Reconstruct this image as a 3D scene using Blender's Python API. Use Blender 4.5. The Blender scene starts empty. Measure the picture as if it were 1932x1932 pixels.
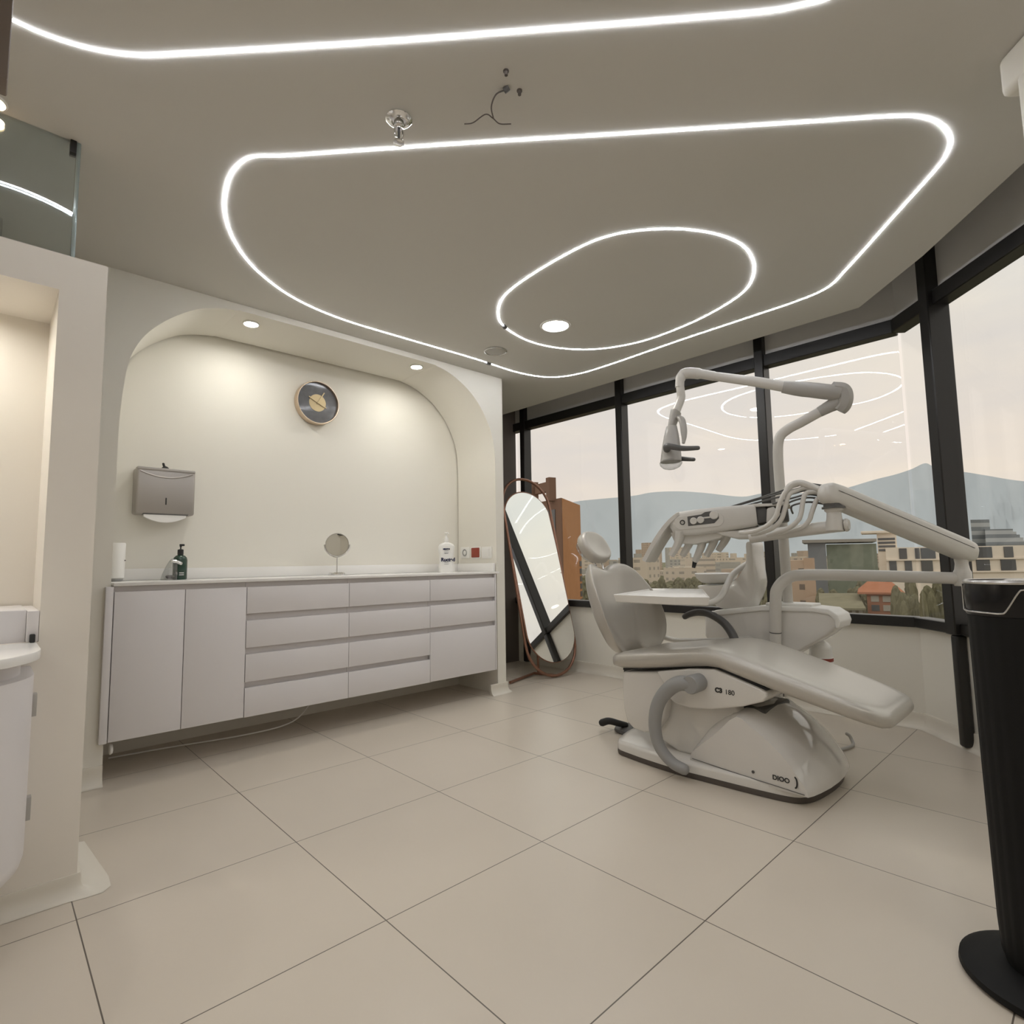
import bpy, bmesh, math, random
from mathutils import Vector, Matrix
C = bpy.context.scene.collection
rnd = random.Random(7)
PI = math.pi
V = Vector
# ------------------------------------------------------------------ materials
MATS = {}
def mat(name, col, rough=.5, metal=0., spec=.5, emit=None, estr=0., coat=0., bump=0., bscale=200., vary=0.):
    if name in MATS: return MATS[name]
    m = bpy.data.materials.new(name); m.use_nodes = True
    nt = m.node_tree; b = nt.nodes['Principled BSDF']
    b.inputs['Base Color'].default_value = (*col, 1)
    b.inputs['Roughness'].default_value = rough
    b.inputs['Metallic'].default_value = metal
    b.inputs['Specular IOR Level'].default_value = spec
    b.inputs['Coat Weight'].default_value = coat
    b.inputs['Coat Roughness'].default_value = .08
    if emit:
        b.inputs['Emission Color'].default_value = (*emit, 1)
        b.inputs['Emission Strength'].default_value = estr
    tc = nt.nodes.new('ShaderNodeTexCoord')
    if bump or vary:
        nz = nt.nodes.new('ShaderNodeTexNoise'); nz.inputs['Scale'].default_value = bscale
        nz.inputs['Detail'].default_value = 4
        nt.links.new(tc.outputs['Object'], nz.inputs['Vector'])
        if bump:
            bp = nt.nodes.new('ShaderNodeBump'); bp.inputs['Strength'].default_value = bump
            bp.inputs['Distance'].default_value = .002
            nt.links.new(nz.outputs['Fac'], bp.inputs['Height']); nt.links.new(bp.outputs['Normal'], b.inputs['Normal'])
        if vary:
            mx = nt.nodes.new('ShaderNodeMix'); mx.data_type = 'RGBA'
            mx.inputs[6].default_value = (*[c*(1-vary) for c in col], 1)
            mx.inputs[7].default_value = (*[min(1, c*(1+vary)) for c in col], 1)
            nt.links.new(nz.outputs['Fac'], mx.inputs[0]); nt.links.new(mx.outputs[2], b.inputs['Base Color'])
    MATS[name] = m
    return m
def glass_mat(name, tint=(.97,.98,.98), refl=.09, rough=0.):
    m = bpy.data.materials.new(name); m.use_nodes = True
    nt = m.node_tree; nt.nodes.clear()
    out = nt.nodes.new('ShaderNodeOutputMaterial'); mx = nt.nodes.new('ShaderNodeMixShader')
    tr = nt.nodes.new('ShaderNodeBsdfTransparent'); tr.inputs[0].default_value = (*tint, 1)
    gl = nt.nodes.new('ShaderNodeBsdfGlossy'); gl.inputs['Roughness'].default_value = rough
    fr = nt.nodes.new('ShaderNodeLayerWeight'); fr.inputs[0].default_value = .5      # facing = 1 - cos
    pw = nt.nodes.new('ShaderNodeMath'); pw.operation = 'POWER'; pw.inputs[1].default_value = 5.
    nt.links.new(fr.outputs['Facing'], pw.inputs[0])
    mr = nt.nodes.new('ShaderNodeMath'); mr.operation = 'MULTIPLY_ADD'
    mr.inputs[1].default_value = .9; mr.inputs[2].default_value = refl
    mr.use_clamp = True
    nt.links.new(pw.outputs[0], mr.inputs[0]); nt.links.new(mr.outputs[0], mx.inputs[0])
    nt.links.new(tr.outputs[0], mx.inputs[1]); nt.links.new(gl.outputs[0], mx.inputs[2])
    nt.links.new(mx.outputs[0], out.inputs[0])
    MATS[name] = m
    return m

WALL = mat('wall_plaster', (.77,.745,.675), .7, bump=.05, bscale=90)
WALLP = mat('panel_plaster', (.78,.735,.665), .7, bump=.05, bscale=90)
CEIL = mat('ceiling_paint', (.605,.59,.555), .85, bump=.08, bscale=140)
UPPER = mat('grey_upper_panel', (.60,.59,.57), .6)
COVE = mat('cove_base', (.70,.66,.58), .45)
BLACK = mat('black_frame', (.012,.011,.010), .35)
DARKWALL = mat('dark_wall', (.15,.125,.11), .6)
CAB = mat('cabinet_lacquer', (.72,.70,.71), .35, bump=.02, bscale=300)
CABIN = mat('cabinet_recess', (.72,.69,.69), .5)
STONE = mat('white_quartz', (.82,.81,.79), .22)
WHITE = mat('white_plastic', (.80,.79,.76), .35)
CHAIRW = mat('chair_shell', (.70,.68,.645), .22, coat=.4)
GLOSSW = mat('gloss_shell', (.68,.66,.63), .12, coat=.8)
ARMW = mat('arm_enamel', (.60,.58,.54), .3, coat=.2)
LAMPG = mat('lamp_grey', (.40,.385,.36), .35)
PADM = mat('pearl_vinyl', (.50,.475,.43), .33, metal=.25, bump=.03, bscale=260, coat=.15)
GREYP = mat('grey_polymer', (.30,.30,.295), .45)
DGREY = mat('dark_grey_plastic', (.09,.088,.085), .45)
RUB = mat('black_rubber', (.015,.015,.015), .6)
RIM = mat('rubber_rim', (.09,.075,.065), .6)
CHROME = mat('chrome', (.8,.8,.8), .08, metal=1.)
STEEL = mat('brushed_steel', (.40,.375,.35), .40, metal=.75)
COPPER = mat('copper_frame', (.30,.16,.11), .35, metal=.7)
GOLD = mat('brass', (.46,.37,.22), .42, metal=1.)
CHAMP = mat('champagne_metal', (.62,.50,.38), .3, metal=.9)
SLATE = mat('slate_face', (.085,.085,.09), .35, coat=1., vary=.3, bscale=40)
MIRROR = mat('mirror_silver', (.93,.94,.93), .0, metal=1.)
GLOSSB = mat('gloss_black', (.005,.005,.006), .22, spec=.35)
MATB = mat('matt_black', (.008,.008,.008), .6, spec=.2)
SILVER = mat('silver_trim', (.55,.54,.52), .25, metal=.8)
GREEN = mat('green_bottle', (.012,.045,.028), .2, coat=.3)
PAPER = mat('paper', (.85,.84,.82), .8)
RED = mat('red_switch', (.28,.045,.025), .4)
NAVY = mat('navy_ink', (.015,.018,.06), .5)
GREYINK = mat('grey_ink', (.30,.30,.32), .5)
BLACKINK = mat('black_ink', (.02,.02,.02), .5)
BROWN = mat('brown_bulkhead', (.16,.125,.10), .6)
LED = mat('led_strip', (1,1,1), .5, emit=(.92,.94,1.), estr=38.)
LAMPE = mat('lamp_diffuser', (1,1,1), .5, emit=(1,.96,.88), estr=66.)
LAMPN = mat('niche_lamp_diffuser', (1,1,1), .5, emit=(1,.97,.89), estr=215.)
LAMPW = mat('warm_lamp_diffuser', (1,1,1), .5, emit=(1,.66,.36), estr=60.)
GLASS = glass_mat('window_glass', (.97,.975,.97), .045)
TRANS = glass_mat('transom_glass', (.86,.93,.95), .28)
CLEAR = glass_mat('clear_plastic', (.80,.81,.81), .12, .05)
GEDGE = mat('glass_edge', (.30,.36,.36), .2, metal=.3)

def floor_material():
    m = bpy.data.materials.new('floor_tiles'); m.use_nodes = True
    nt = m.node_tree; b = nt.nodes['Principled BSDF']
    N, L = nt.nodes.new, nt.links.new
    g = N('ShaderNodeNewGeometry'); sx = N('ShaderNodeSeparateXYZ'); L(g.outputs['Position'], sx.inputs[0])
    def math_(op, a, bb=None, clamp=False):
        n = N('ShaderNodeMath'); n.operation = op; n.use_clamp = clamp
        for i, q in enumerate((a, bb)):
            if q is None: continue
            if isinstance(q, (int, float)): n.inputs[i].default_value = q
            else: L(q, n.inputs[i])
        return n.outputs[0]
    def line(c, off, size):
        q = math_('DIVIDE', math_('SUBTRACT', c, off), size)
        f = math_('FRACT', math_('ADD', q, 20.5))
        d = math_('MULTIPLY', math_('ABSOLUTE', math_('SUBTRACT', f, .5)), size)
        return math_('LESS_THAN', d, .0016), math_('FLOOR', math_('ADD', q, 20.0))
    lu, iu = line(sx.outputs[0], .834, .6025)
    lv, iv = line(sx.outputs[1], .809, .597)
    gr = math_('MAXIMUM', lu, lv)
    wn = N('ShaderNodeTexWhiteNoise'); wn.noise_dimensions = '2D'
    cb = N('ShaderNodeCombineXYZ'); L(iu, cb.inputs[0]); L(iv, cb.inputs[1]); L(cb.outputs[0], wn.inputs['Vector'])
    nz = N('ShaderNodeTexNoise'); nz.inputs['Scale'].default_value = 3.; nz.inputs['Detail'].default_value = 5
    L(g.outputs['Position'], nz.inputs['Vector'])
    fac = math_('ADD', math_('MULTIPLY', wn.outputs['Value'], .4), math_('MULTIPLY', nz.outputs['Fac'], .6))
    mx = N('ShaderNodeMix'); mx.data_type = 'RGBA'
    mx.inputs[6].default_value = (.575,.515,.435,1); mx.inputs[7].default_value = (.64,.575,.49,1)
    L(fac, mx.inputs[0])
    m2 = N('ShaderNodeMix'); m2.data_type = 'RGBA'; m2.inputs[7].default_value = (.13,.11,.09,1)
    L(gr, m2.inputs[0]); L(mx.outputs[2], m2.inputs[6]); L(m2.outputs[2], b.inputs['Base Color'])
    b.inputs['Roughness'].default_value = .30
    b.inputs['Specular IOR Level'].default_value = .45
    bp = N('ShaderNodeBump'); bp.inputs['Strength'].default_value = .5; bp.inputs['Distance'].default_value = .001
    bp.invert = True
    L(gr, bp.inputs['Height']); L(bp.outputs['Normal'], b.inputs['Normal'])
    MATS['floor'] = m
    return m
def facade(name, wall, win, sx_, sz_, frac=.55, rough=.7):
    """walls with a grid of windows worked out from the object coordinates"""
    m = bpy.data.materials.new(name); m.use_nodes = True
    nt = m.node_tree; b = nt.nodes['Principled BSDF']; N, L = nt.nodes.new, nt.links.new
    tc = N('ShaderNodeTexCoord'); sp = N('ShaderNodeSeparateXYZ'); L(tc.outputs['Object'], sp.inputs[0])
    def mt(op, a, bb):
        n = N('ShaderNodeMath'); n.operation = op
        for i, q in enumerate((a, bb)):
            if isinstance(q, (int, float)): n.inputs[i].default_value = q
            else: L(q, n.inputs[i])
        return n.outputs[0]
    hx = mt('ADD', sp.outputs[0], mt('MULTIPLY', sp.outputs[1], 1.0))
    fx = mt('LESS_THAN', mt('FRACT', mt('DIVIDE', hx, sx_), 0), frac)
    fz = mt('LESS_THAN', mt('FRACT', mt('DIVIDE', sp.outputs[2], sz_), 0), frac)
    gm = N('ShaderNodeNewGeometry'); sn = N('ShaderNodeSeparateXYZ'); L(gm.outputs['Normal'], sn.inputs[0])
    side = mt('LESS_THAN', mt('ABSOLUTE', sn.outputs[2], 0), .5)
    f = mt('MULTIPLY', mt('MULTIPLY', fx, fz), side)
    mx = N('ShaderNodeMix'); mx.data_type = 'RGBA'
    mx.inputs[6].default_value = (*wall, 1); mx.inputs[7].default_value = (*win, 1)
    L(f, mx.inputs[0]); L(mx.outputs[2], b.inputs['Base Color'])
    b.inputs['Roughness'].default_value = rough
    b.inputs['Specular IOR Level'].default_value = .2
    MATS[name] = m
    return m
# ------------------------------------------------------------------ objects
OFF = {}
def smooth(me, ang=38):
    bm = bmesh.new(); bm.from_mesh(me)
    lim = math.radians(ang)
    for f in bm.faces: f.smooth = True
    for e in bm.edges:
        e.smooth = not (len(e.link_faces) == 2 and e.calc_face_angle(0) > lim)
    bm.to_mesh(me); bm.free()
def obj(name, bm, m, parent=None, loc=None, ang=38, label=None):
    """one mesh object; vertices arrive in room coordinates"""
    bmesh.ops.recalc_face_normals(bm, faces=bm.faces[:])
    if parent is not None: off = OFF[parent.name]
    elif loc is not None: off = V(loc)
    else:
        xs = [v.co for v in bm.verts]
        lo = V([min(c[i] for c in xs) for i in range(3)]); hi = V([max(c[i] for c in xs) for i in range(3)])
        off = V(((lo.x+hi.x)/2, (lo.y+hi.y)/2, lo.z))
    bmesh.ops.translate(bm, verts=bm.verts[:], vec=-off)
    me = bpy.data.meshes.new(name); bm.to_mesh(me); bm.free()
    smooth(me, ang)
    me.materials.append(m)
    o = bpy.data.objects.new(name, me); C.objects.link(o)
    if parent is not None: o.parent = parent
    else: o.location = off
    OFF[o.name] = off
    if label: o['label'] = label
    return o
def tag(o, label, cat, group=None, kind=None):
    o['label'] = label; o['category'] = cat
    if group: o['group'] = group
    if kind: o['kind'] = kind
    return o
def thing(name, loc, label, cat, group=None):
    o = bpy.data.objects.new(name, None); C.objects.link(o); o.location = loc
    o.empty_display_size = .1
    OFF[o.name] = V(loc)
    return tag(o, label, cat, group)
def struct(name, bm, m, parent=None, **k):
    o = obj(name, bm, m, parent, **k)
    if parent is None: o['kind'] = 'structure'
    return o
# ------------------------------------------------------------------ shapes
def NB(): return bmesh.new()
def merge(bm, other):
    me = bpy.data.meshes.new('tmp'); other.to_mesh(me); other.free()
    bm.from_mesh(me); bpy.data.meshes.remove(me)
    return bm
def bevel(bm, w, seg=2, ang=30):
    es = [e for e in bm.edges if len(e.link_faces) == 2 and e.calc_face_angle(0) > math.radians(ang)]
    if w > 0 and es:
        bmesh.ops.bevel(bm, geom=es, offset=w, segments=seg, profile=.5, affect='EDGES', clamp_overlap=True)
    return bm
def box(bm, x0, x1, y0, y1, z0, z1, bv=0., seg=2, M=None):
    b = NB(); bmesh.ops.create_cube(b, size=1)
    for v in b.verts:
        v.co = V(((x0+x1)/2+v.co.x*(x1-x0), (y0+y1)/2+v.co.y*(y1-y0), (z0+z1)/2+v.co.z*(z1-z0)))
    bevel(b, bv, seg)
    if M is not None: bmesh.ops.transform(b, matrix=M, verts=b.verts[:])
    return merge(bm, b)
def prism(bm, pts, axis, a0, a1, bv=0., seg=2, M=None):
    """polygon extruded along x, y or z; pts are the two other coordinates in order"""
    b = NB()
    def at(p, a):
        if axis == 'x': return V((a, p[0], p[1]))
        if axis == 'y': return V((p[0], a, p[1]))
        return V((p[0], p[1], a))
    A = [b.verts.new(at(p, a0)) for p in pts]; B = [b.verts.new(at(p, a1)) for p in pts]
    b.faces.new(A); b.faces.new(B[::-1])
    n = len(pts)
    for i in range(n): b.faces.new((A[i], A[(i+1) % n], B[(i+1) % n], B[i]))
    bmesh.ops.recalc_face_normals(b, faces=b.faces[:])
    bevel(b, bv, seg)
    if M is not None: bmesh.ops.transform(b, matrix=M, verts=b.verts[:])
    return merge(bm, b)
def spline(pts, n=8, closed=False):
    P = [V(p) for p in pts]; out = []; k = len(P)
    for i in range(k if closed else k-1):
        p1, p2 = P[i], P[(i+1) % k]
        p0 = P[i-1] if (closed or i > 0) else p1*2-p2
        p3 = P[(i+2) % k] if (closed or i+2 < k) else p2*2-p1
        for j in range(n):
            t = j/n
            out.append(.5*((2*p1)+(p2-p0)*t+(2*p0-5*p1+4*p2-p3)*t*t+(3*p1-p0-3*p2+p3)*t**3))
    if not closed: out.append(P[-1].copy())
    return out
def tube(bm, pts, r, seg=12, closed=False, caps=True, sq=None, up=None):
    """round (or superelliptic, sq=(a,b,power)) section swept along pts; r may be a list"""
    P = [V(p) for p in pts]; n = len(P)
    R = r if isinstance(r, (list, tuple)) else [r]*n
    T = []
    for i in range(n):
        a = P[i-1] if (i > 0 or closed) else P[i]; b_ = P[(i+1) % n] if (i < n-1 or closed) else P[i]
        T.append((b_-a).normalized())
    ref = V(up) if up else (V((0,0,1)) if abs(T[0].z) < .9 else V((1,0,0)))
    nrm = (ref-T[0]*ref.dot(T[0])).normalized(); rings = []
    for i in range(n):
        nrm = (nrm-T[i]*nrm.dot(T[i]))
        nrm = nrm.normalized() if nrm.length > 1e-6 else T[i].orthogonal().normalized()
        bn = T[i].cross(nrm); ring = []
        for j in range(seg):
            t = 2*PI*j/seg; c, s = math.cos(t), math.sin(t)
            if sq:
                c = math.copysign(abs(c)**(2/sq[2]), c)*sq[0]; s = math.copysign(abs(s)**(2/sq[2]), s)*sq[1]
            ring.append(bm.verts.new(P[i]+(nrm*c+bn*s)*R[i]))
        rings.append(ring)
    for i in range(n if closed else n-1):
        a, b_ = rings[i], rings[(i+1) % n]
        for j in range(seg): bm.faces.new((a[j], a[(j+1) % seg], b_[(j+1) % seg], b_[j]))
    if caps and not closed:
        bm.faces.new(rings[0][::-1]); bm.faces.new(rings[-1])
    return bm
def rtube(bm, pts, r, seg=12, n=8, **k):
    """smooth tube with rounded ends"""
    p = spline(pts, n); d0 = (p[0]-p[1]).normalized(); d1 = (p[-1]-p[-2]).normalized()
    rr = r if isinstance(r, list) else [r]*len(p)
    if len(rr) != len(p): rr = [rr[0]+(rr[-1]-rr[0])*i/(len(p)-1) for i in range(len(p))]
    q = [p[0]+d0*rr[0]*.75, p[0]+d0*rr[0]*.5]+p+[p[-1]+d1*rr[-1]*.5, p[-1]+d1*rr[-1]*.75]
    return tube(bm, q, [rr[0]*.35, rr[0]*.8]+rr+[rr[-1]*.8, rr[-1]*.35], seg, **k)
def lathe(bm, prof, c, seg=32, axis=(0,0,1), sx=1., sy=1., closed=False):
    """profile (radius, height) spun about an axis through c"""
    M = V((0,0,1)).rotation_difference(V(axis)).to_matrix().to_4x4(); M.translation = V(c)
    rings = []
    for r, z in prof:
        if r < 1e-6: rings.append([bm.verts.new(M @ V((0,0,z)))])
        else: rings.append([bm.verts.new(M @ V((r*sx*math.cos(2*PI*j/seg), r*sy*math.sin(2*PI*j/seg), z))) for j in range(seg)])
    for a, b_ in zip(rings, rings[1:]):
        for j in range(seg):
            k = (j+1) % seg
            if len(a) == 1 and len(b_) == 1: continue
            if len(a) == 1: bm.faces.new((a[0], b_[j], b_[k]))
            elif len(b_) == 1: bm.faces.new((a[j], a[k], b_[0]))
            else: bm.faces.new((a[j], a[k], b_[k], b_[j]))
    if closed:
        a, b_ = rings[-1], rings[0]
        for j in range(seg): bm.faces.new((a[j], a[(j+1) % seg], b_[(j+1) % seg], b_[j]))
        return bm
    for rg, f in ((rings[0], True), (rings[-1], False)):
        if len(rg) > 1: bm.faces.new(rg[::-1] if f else rg)
    return bm
def loft(bm, sections, caps=True):
    R = [[bm.verts.new(V(p)) for p in s] for s in sections]
    n = len(R[0])
    for a, b_ in zip(R, R[1:]):
        for j in range(n): bm.faces.new((a[j], a[(j+1) % n], b_[(j+1) % n], b_[j]))
    if caps: bm.faces.new(R[0][::-1]); bm.faces.new(R[-1])
    return bm
def subdiv(bm, k=1):
    bmesh.ops.subdivide_edges(bm, edges=bm.edges[:], cuts=k, use_grid_fill=True, smooth=1.)
    return bm
def rrect(cx, cy, w, h, r, n=6):
    out = []
    for sx_, sy_, a0 in ((1,1,0), (-1,1,PI/2), (-1,-1,PI), (1,-1,1.5*PI)):
        for i in range(n+1):
            a = a0+PI/2*i/n
            out.append((cx+sx_*(w/2-r)+r*math.cos(a), cy+sy_*(h/2-r)+r*math.sin(a)))
    return out
def text(name, s, size, origin, xd, yd, m, parent, bold=0., align='CENTER', ext=.0006):
    cu = bpy.data.curves.new(name, 'FONT'); cu.body = s; cu.size = size; cu.extrude = ext; cu.offset = bold
    cu.align_x = align; cu.align_y = 'CENTER'
    o = bpy.data.objects.new(name, cu); C.objects.link(o)
    bpy.context.view_layer.update()
    me = bpy.data.meshes.new_from_object(o.evaluated_get(bpy.context.evaluated_depsgraph_get()))
    bpy.data.objects.remove(o); bpy.data.curves.remove(cu)
    bm = NB(); bm.from_mesh(me); bpy.data.meshes.remove(me)
    X = V(xd).normalized(); Z = X.cross(V(yd)).normalized(); Y = Z.cross(X)
    M = Matrix((X, Y, Z)).transposed().to_4x4(); M.translation = V(origin)
    bmesh.ops.transform(bm, matrix=M, verts=bm.verts[:])
    return obj(name, bm, m, parent)
def frameM(o, x, z):
    X = V(x).normalized(); Y = V(z).cross(X).normalized(); Z = X.cross(Y)
    M = Matrix((X, Y, Z)).transposed().to_4x4(); M.translation = V(o)
    return M

EYE = .95
CZ = 2.37
WV = 3.135          # face of the wall with the arched niche
NV = 3.605          # back of the niche
WU = 3.84           # window wall
BEND = V((3.84, .77, 0)); FT = V((-.735, -.678, 0)).normalized(); FN = V((-FT.y*-1, 0, 0))
FN = V((-.678, .735, 0)).normalized()
def fac(s, d, z): return BEND+FT*s+FN*d+V((0,0,z))
FM = Matrix((FT, FN, V((0,0,1)))).transposed().to_4x4(); FM.translation = BEND   # along the slanted facade, into the room, up
# ================================================================== THE ROOM
bm = NB(); prism(bm, [(-2.3,-2.4), (.45,-2.4), (3.95,.73), (3.95,4.1), (-2.3,4.1)], 'z', -.2, 0)
struct('floor', bm, floor_material())
bm = NB(); prism(bm, [(-2.3,-2.4), (-.05,-2.4), (2.68,.105), (3.18,.509), (3.575,.884), (3.575,3.84), (3.575,4.1), (-2.3,4.1)], 'z', CZ, CZ+.1)
struct('ceiling', bm, CEIL)
bm = NB(); prism(bm, [(-2.3,-2.4), (.45,-2.4), (3.95,.73), (3.95,4.1), (-2.3,4.1)], 'z', 2.72, 2.85)
struct('ceiling_slab', bm, UPPER)
# wall with the arched niche
arch = [(.427,0), (.427,1.60), (.432,1.72), (.449,1.90), (.478,2.006), (.532,2.102), (.62,2.195), (.731,2.275), (.83,2.312), (.93,2.33), (1.05,2.335),
        (2.10,2.335), (2.25,2.328), (2.37,2.298), (2.487,2.24), (2.58,2.17), (2.66,2.078), (2.73,1.955), (2.765,1.84), (2.778,1.70), (2.778,0)]
ap = [arch[0]]+[tuple(p)[:2] for p in spline([(a, b, 0) for a, b in arch[1:-1]], 4)]+[arch[-1]]
bm = NB(); prism(bm, [(-2.3,0), *ap, (2.80,0), (2.80,CZ), (-2.3,CZ)], 'y', WV, NV-.012)
struct('wall_niche', bm, WALL, ang=30)
bm = NB(); box(bm, .2, 2.8, NV, NV+.1, 0, CZ)
struct('wall_niche_back', bm, WALL)
bm = NB()
prism(bm, [(2.80,WV), *[(2.845+.032*math.sin(t*PI/16), WV+.032-.032*math.cos(t*PI/16)) for t in range(9)], (2.877,4.05), (2.80,4.05)], 'z', 0, CZ)
struct('wall_return', bm, WALL)
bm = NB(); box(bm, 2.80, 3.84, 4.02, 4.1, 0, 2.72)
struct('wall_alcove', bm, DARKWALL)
# shell behind the camera
bm = NB(); box(bm, -2.4, -2.3, -2.4, 4.1, 0, 2.72); struct('wall_left', bm, WALLP)
bm = NB(); box(bm, -2.4, .45, -2.5, -2.4, 0, 2.72); struct('wall_rear', bm, WALL)
# window walls: parapet, grey upper panel
bm = NB(); box(bm, WU, WU+.12, .77, 4.1, 0, .555); struct('wall_parapet', bm, WALL)
bm = NB(); box(bm, 0, 4.75, -.12, 0, 0, .555, M=FM); struct('wall_parapet_slanted', bm, WALL)
bm = NB(); box(bm, WU, WU+.12, .77, 4.1, 2.33, 2.72); struct('wall_upper', bm, UPPER)
bm = NB(); box(bm, 0, 4.75, -.12, 0, 2.33, 2.72, M=FM); struct('wall_upper_slanted', bm, UPPER)
def window(name, M, L, mull, w, d, panes):
    r = bpy.data.objects.new(name, None); C.objects.link(r); OFF[r.name] = V((0,0,0)); r['kind'] = 'structure'
    for nm, z0, z1, dd in (('head_rail', 2.255, 2.335, .035), ('sill_rail', .555, .612, .035)):
        b = NB(); box(b, 0, L, -.05, dd, z0, z1, .004, 1, M); obj(nm, b, BLACK, r)
    for s in mull:
        b = NB(); box(b, s-w/2, s+w/2, -.05, d, .556, 2.72, .005, 1, M); obj('mullion', b, BLACK, r)
        if s in FULL: b = NB(); box(b, s-(.018 if w > .07 else .03), s+(.032 if w > .07 else .03), .001, .052, .012, .556, .012, 3, M); obj('post_foot', b, BLACK, r)
    for a, c in panes:
        b = NB(); box(b, a, c, -.032, -.024, .60, 2.27, M=M); obj('glass_pane', b, GLASS, r)
    return r
MM = Matrix(((0,-1,0), (1,0,0), (0,0,1))).to_4x4(); MM.translation = V((WU, .77, 0))     # along v, into the room, up
FULL = {3.11, 1.957, .785}
window('window_1', MM, 3.33, [3.11, 1.957, .785], .062, .05, [(0,.785), (.785,1.957), (1.957,3.11), (3.11,3.25)])
FULL = {.335}
window('window_2', FM, 4.75, [.335, 1.45, 2.6, 3.7], .075, .06, [(0,.335), (.335,1.45), (1.45,2.6), (2.6,3.7), (3.7,4.7)])
# coved skirting: quarter-hollow foot running along each wall
def cove(path, h=.085, foot=.035):
    """path: list of ((x,y),(nx,ny)) wall points with the direction into the room"""
    prof = [(0,h), (.010,h), (.012,h-.006)]+[(.012+foot*(1-math.cos(t*PI/16)), (h-.02)*(1-math.sin(t*PI/16))+.001) for t in range(9)]+[(0,.001)]
    b = NB()
    loft(b, [[(p[0]+n[0]*q[0], p[1]+n[1]*q[0], q[1]) for q in prof] for p, n in path], True)
    return b
s2 = .7071
struct('baseboard_window', cove([((WU,3.97),(-1,0)), ((WU,.77),(-1,.42)), (tuple(fac(4.7,0,0))[:2], tuple(FN)[:2])]), COVE)
struct('baseboard_niche_right', cove([((2.70,WV),(0,-1)), ((2.845,WV),(0,-1)), ((2.868,WV+.009),(s2,-s2)), ((2.877,WV+.032),(1,0)), ((2.877,4.0),(1,0))], .075), COVE)
struct('baseboard_niche_left', cove([((-2.2,WV),(0,-1)), ((.4265,WV),(0,-1))], .085), COVE)
# the free-standing basin panel with its niche
PV = 2.156
bm = NB()
for x0, x1, z0, z1 in ((-1.6,-.85,0,1.925), (.126,.245,0,1.925), (-.85,.126,1.81,1.925), (-.85,.126,0,.742)):
    box(bm, x0, x1, PV, 2.54, z0, z1)
box(bm, -.85, .126, 2.49, 2.54, .742, 1.81)
struct('wall_basin', bm, WALLP)
struct('baseboard_basin', cove([((-1.5,PV),(0,-.5)), ((.225,PV),(0,-.5)), ((.238,PV+.001),(.36,-.62)), ((.244,PV+.005),(.8,-.7)), ((.245,PV+.012),(1.1,-.45)), ((.245,PV+.05),(1.15,0)), ((.245,2.54),(.8,0))], .06, .062), COVE)
# glass transom standing on the panel
r = bpy.data.objects.new('window_3', None); C.objects.link(r); OFF[r.name] = V((0,0,0)); r['kind'] = 'structure'
bm = NB(); box(bm, -1.6, .155, 2.262, 2.272, 1.925, CZ); obj('glass_pane', bm, TRANS, r)
bm = NB(); box(bm, .155, .167, 2.257, 2.277, 1.925, CZ, .002); obj('edge_profile', bm, GEDGE, r)
bm = NB(); box(bm, -1.6, .167, 2.255, 2.279, 1.9245, 1.934, .001); obj('bottom_channel', bm, GEDGE, r)
bm = NB(); box(bm, .138, .155, 2.252, 2.282, CZ-.045, CZ, .002); obj('clip', bm, BLACK, r)
# brown hanging bulkhead at the far left, pillar at the right
bm = NB(); box(bm, -1.6, -.015, 1.50, 1.56, 1.968, CZ, .004)
struct('trim_1', bm, BROWN)
bm = NB(); box(bm, 0, .45, -.30, 0, 0, CZ-.09, .012, 3, Matrix.Translation(V((2.066,.122,0))+FT*.055) @ FM.to_3x3().to_4x4())
box(bm, -.028, .45, -.33, .002, CZ-.12, CZ, .02, 3, Matrix.Translation(V((2.066,.122,0))+FT*.028) @ FM.to_3x3().to_4x4())
struct('wall_pillar', bm, WALL)
# ================================================================== CEILING FITTINGS
def led(name, pts, label, closed=True, n=8, clips=()):
    p = spline([(a, b, CZ-.0012) for a, b in pts], n, closed)
    b = NB(); tube(b, p, 1., 8, closed, sq=(.0011,.0048,2.6), up=(0,0,1))
    t = thing(name, (sum(q.x for q in p)/len(p), sum(q.y for q in p)/len(p), CZ-.01), label, 'light strip', 'LED strips on the ceiling')
    obj('diffuser', b, LED, t)
    for cx, cy, a in clips:
        b = NB(); box(b, -.02, .02, -.011, .011, -.013, 0, .003, 2, Matrix.Translation((cx, cy, CZ)) @ Matrix.Rotation(a, 4, 'Z')); obj('clip', b, DGREY, t)
    return t
led('led_strip', [(-.02,1.842), (.064,1.834), (.152,1.803), (.241,1.745), (.326,1.662), (.494,1.490), (.77,1.203), (.992,.965), (1.187,.757), (1.407,.518),
    (1.465,.44), (1.497,.385), (1.50,.31), (1.45,.19), (1.30,.02), (.95,-.10), (.3,-.12), (-.4,.2), (-.8,.8), (-.85,1.35), (-.55,1.70), (-.2,1.83)],
    'white LED strip nearest the top edge, running above the sprinkler', n=6)
led('led_strip', [(.612,1.937), (.70,1.85), (.898,1.635), (1.146,1.367), (1.391,1.108), (1.631,.852), (1.864,.603), (2.068,.384), (2.15,.315), (2.235,.28), (2.339,.271), (2.42,.295), (2.499,.347),
    (2.727,.535), (3.03,.785), (3.175,.925), (3.215,1.10), (3.218,1.40), (3.22,1.811), (3.238,2.405), (3.215,2.686), (3.105,2.868), (2.846,2.945), (2.433,2.935), (1.889,2.947), (1.459,2.948),
    (1.15,2.88), (.906,2.728), (.74,2.541), (.634,2.333), (.588,2.142), (.586,2.02)],
    'large white LED loop with rounded corners around the oval one', n=6, clips=[(2.55,2.937,0)])
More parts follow.
